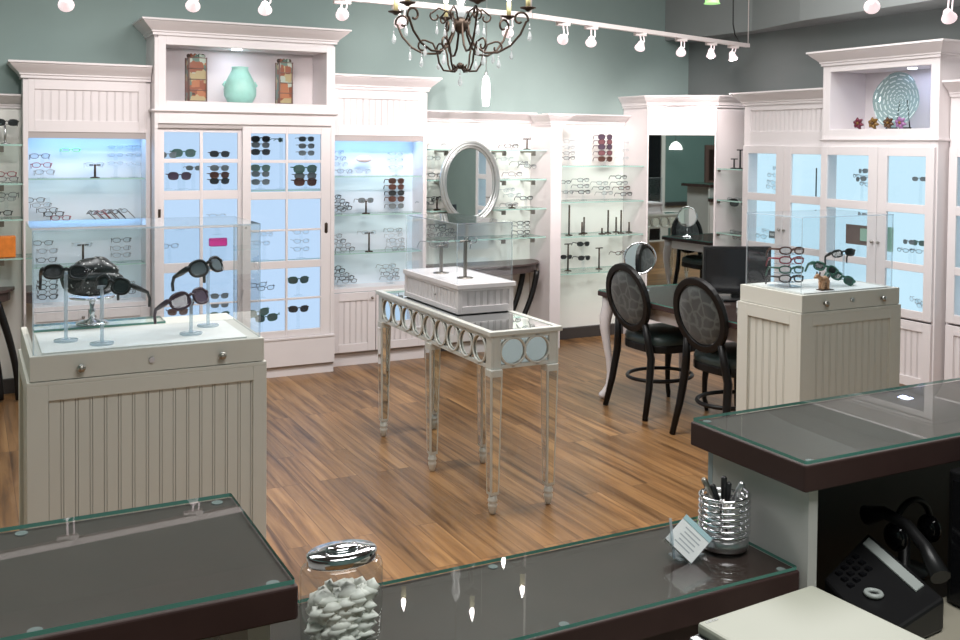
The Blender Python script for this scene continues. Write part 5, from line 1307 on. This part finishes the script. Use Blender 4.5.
def spot(px, py, trk, label, aim, power, col=(1, .88, .86), bright=True):
    """spot head with its lens at photo point, hanging from the track line"""
    a, b = trk; d = b - a
    # nearest track point to the pixel ray (in plan)
    r = ray(px, py); den = r.x * d.y - r.y * d.x
    s = (a.x * d.y - a.y * d.x) / den; p = CAM + r * s
    h = Vector((p.x, p.y, ZTK)); c = Vector((p.x, p.y, min(p.z, ZTK - .04)))
    ax = (Vector(aim) - c).normalized()
    t = T('track_spotlight', label, 'spotlight', tuple(h), 'spotlights on the ceiling track')
    t.part('adapter', MB().box(h.x - .05, h.x + .05, h.y - .014, h.y + .014, h.z - .022, h.z), 'track_white', bevel=.003)
    t.part('yoke', MB().tube([h - Vector((0, 0, .02)), c - ax * .03 + Vector((0, 0, .03)), c - ax * .02], .005, 6).tube([h + Vector((.03, 0, -.02)), c - ax * .03 + Vector((.03, 0, .02)), c - ax * .01], .004, 6), 'spot_body')
    hd = t.part('lamp_head', MB().tube([c - ax * .055, c - ax * .045, c - ax * .015, c + ax * .006, c + ax * .010], [.012, .02, .028, .037, .038], 16), 'spot_body')
    t.part('lens', MB().tube([c + ax * .009, c + ax * .018], [.034, .026], 16), 'spot_lens', hd)
    if power:
        ld = bpy.data.lights.new('spot_beam', 'SPOT'); ld.energy = power; ld.color = col; ld.spot_size = 1.25; ld.spot_blend = .8; ld.shadow_soft_size = .03
        lo = bpy.data.objects.new('spot_beam', ld); COL.objects.link(lo); lo.location = c + ax * .06
        lo.rotation_euler = ax.to_track_quat('-Z', 'Y').to_euler()
A0, A1, A2 = on_track(-420, -50), on_track(530, 18), on_track(748, 47.5)
d_ = (on_track(345, .5) - A1); A0 = A1 + d_ * 3.0
track('rail', 'white ceiling track running along the back wall above the cabinets', [A0, A1])
track('rail', 'white ceiling track bending toward the right corner', [A1 + (A2 - A1) * .004, A2])
t1, t2 = (A0, A1), (A1, A2)
spot(66, 4, t1, 'track spotlight above the left open cabinet crown, leftmost', (.7, 7.0, 1.7), 14)
spot(193, 5, t1, 'track spotlight above the mosaic vase niche, second from left', (1.2, 7.0, 1.6), 14)
spot(265, 9, t1, 'track spotlight above the turquoise vase, third from left', (1.9, 7.0, 1.3), 14)
spot(342, 14, t1, 'bright track spotlight left of the chandelier', (2.75, 7.0, 1.8), 11)
spot(400, 22, t1, 'bright track spotlight behind the chandelier arms at left', (3.2, 7.1, 1.85), 44)
spot(508, 32, t1, 'track spotlight behind the chandelier arms at right', (3.75, 7.1, 1.6), 40)
spot(563, 39, t2, 'first track spotlight right of the chandelier', (4.0, 7.1, 1.9), 40)
spot(591, 42, t2, 'second track spotlight right of the chandelier, larger and brighter', (4.6, 7.1, 1.4), 34)
spot(640, 47, t2, 'third track spotlight right of the chandelier', (4.8, 7.1, 1.2), 22)
spot(681, 52, t2, 'fourth track spotlight right of the chandelier, above corner unit', (5.25, 6.6, 1.9), 24)
spot(711, 55, t2, 'fifth track spotlight right of the chandelier', (5.45, 6.4, 1.6), 12)
spot(733, 58, t2, 'last track spotlight before the dark end of the track', (5.6, 5.9, 1.4), 8, (1, .7, .65))
c0 = on_track(722, 4); cb_ = PY(723, 6, A2.y)
single('power_cable', MB().tube([Vector((A2.x - .22, A2.y - .06, ZC - .002)), Vector((A2.x - .215, A2.y - .06, 2.62)), Vector((A2.x - .19, A2.y - .055, 2.54)), Vector((A2.x - .12, A2.y - .035, ZTK + .03))], .005, 8), 'black_plastic', 'dark power cable dropping to the right end of the track', 'cable')
B0, B1 = PX(845, -6, 4.9), PX(990, 8, 4.6)
B0.z = B1.z = ZTK
B0, B1 = PZ(835, -22, ZTK), PZ(1000, -6, ZTK)
track('rail', 'second white ceiling track near the right wall, above the frame', [B0, B1])
spot(872, 6, (B0, B1), 'bright spotlight at top right above the tall niche cabinet', (5.45, 4.7, 1.9), 14)
spot(949, 17, (B0, B1), 'spotlight at the top right corner of the photo', (5.5, 3.9, 1.6), 10)

# framed painting on left wall (seen in the corner mirror)
t = T('framed_painting', 'dark framed painting on the green wall, seen in the corner mirror', 'painting', (XL + .02, -.42, .95))
t.part('frame', frame(MB(), 'y', -.78, -.06, .95, 1.66, XL + .002, XL + .035, ([(-.70, -.14)], [(1.03, 1.58)])), 'brown_sign')
t.part('canvas', MB().box(XL + .004, XL + .02, -.71, -.13, 1.02, 1.59), 'picture_dark')

# ------------------------------------------------------------------ lights
def area(name, loc, sx, sy, e, col=(1, 1, 1), rot=(0, 0, 0)):
    l = bpy.data.lights.new(name, 'AREA'); l.shape = 'RECTANGLE'; l.size = sx; l.size_y = sy; l.energy = e; l.color = col
    o = bpy.data.objects.new(name, l); COL.objects.link(o); o.location = loc; o.rotation_euler = rot; return o
for nm, cx_, e in (('left', .70, 1.3), ('right', 2.73, 1.3)):
    area('shelf_light_' + nm, (cx_, 6.99, 1.695), .66, .06, e, (.34, .62, 1.))
area('niche_light_back', (1.67, 6.92, 2.282), .10, .08, .55, (.82, .85, 1.))
area('niche_light_right', (5.60, 4.56, 2.172), .06, .08, .5, (.55, .65, 1.))
area('ceiling_fill_front', (1.0, .3, ZC - .01), 1.8, 1.4, 52, (1, 1, .98))  # added fill lamp for the fronts of the cases, no known fixture
area('ceiling_fill_left', (.1, 4.2, ZC - .01), 1.4, 1.2, 44, (1, .98, .96))  # added soft fill over the left side, unseen
area('ceiling_fill_middle', (2.3, 4.2, ZC - .01), 1.8, 1.2, 72, (1, .98, .96))  # added general fill over the middle of the room, unseen
area('ceiling_fill_right', (4.3, 3.9, ZC - .01), 1.4, 1.6, 56, (1, .98, .97))  # added fill lamp towards the right wall, unseen
wd = bpy.data.worlds.new('world'); SC.world = wd; wd.use_nodes = True
bg = wd.node_tree.nodes.get('Background'); bg.inputs[0].default_value = (.6, .65, .7, 1); bg.inputs[1].default_value = .2

SC.view_settings.view_transform = 'Standard'
SC.view_settings.exposure = .55
SC.cycles.use_denoising = True
SC.cycles.max_bounces = 10; SC.cycles.transparent_max_bounces = 24
SC.cycles.caustics_reflective = False; SC.cycles.caustics_refractive = False
SC.cycles.sample_clamp_indirect = 6
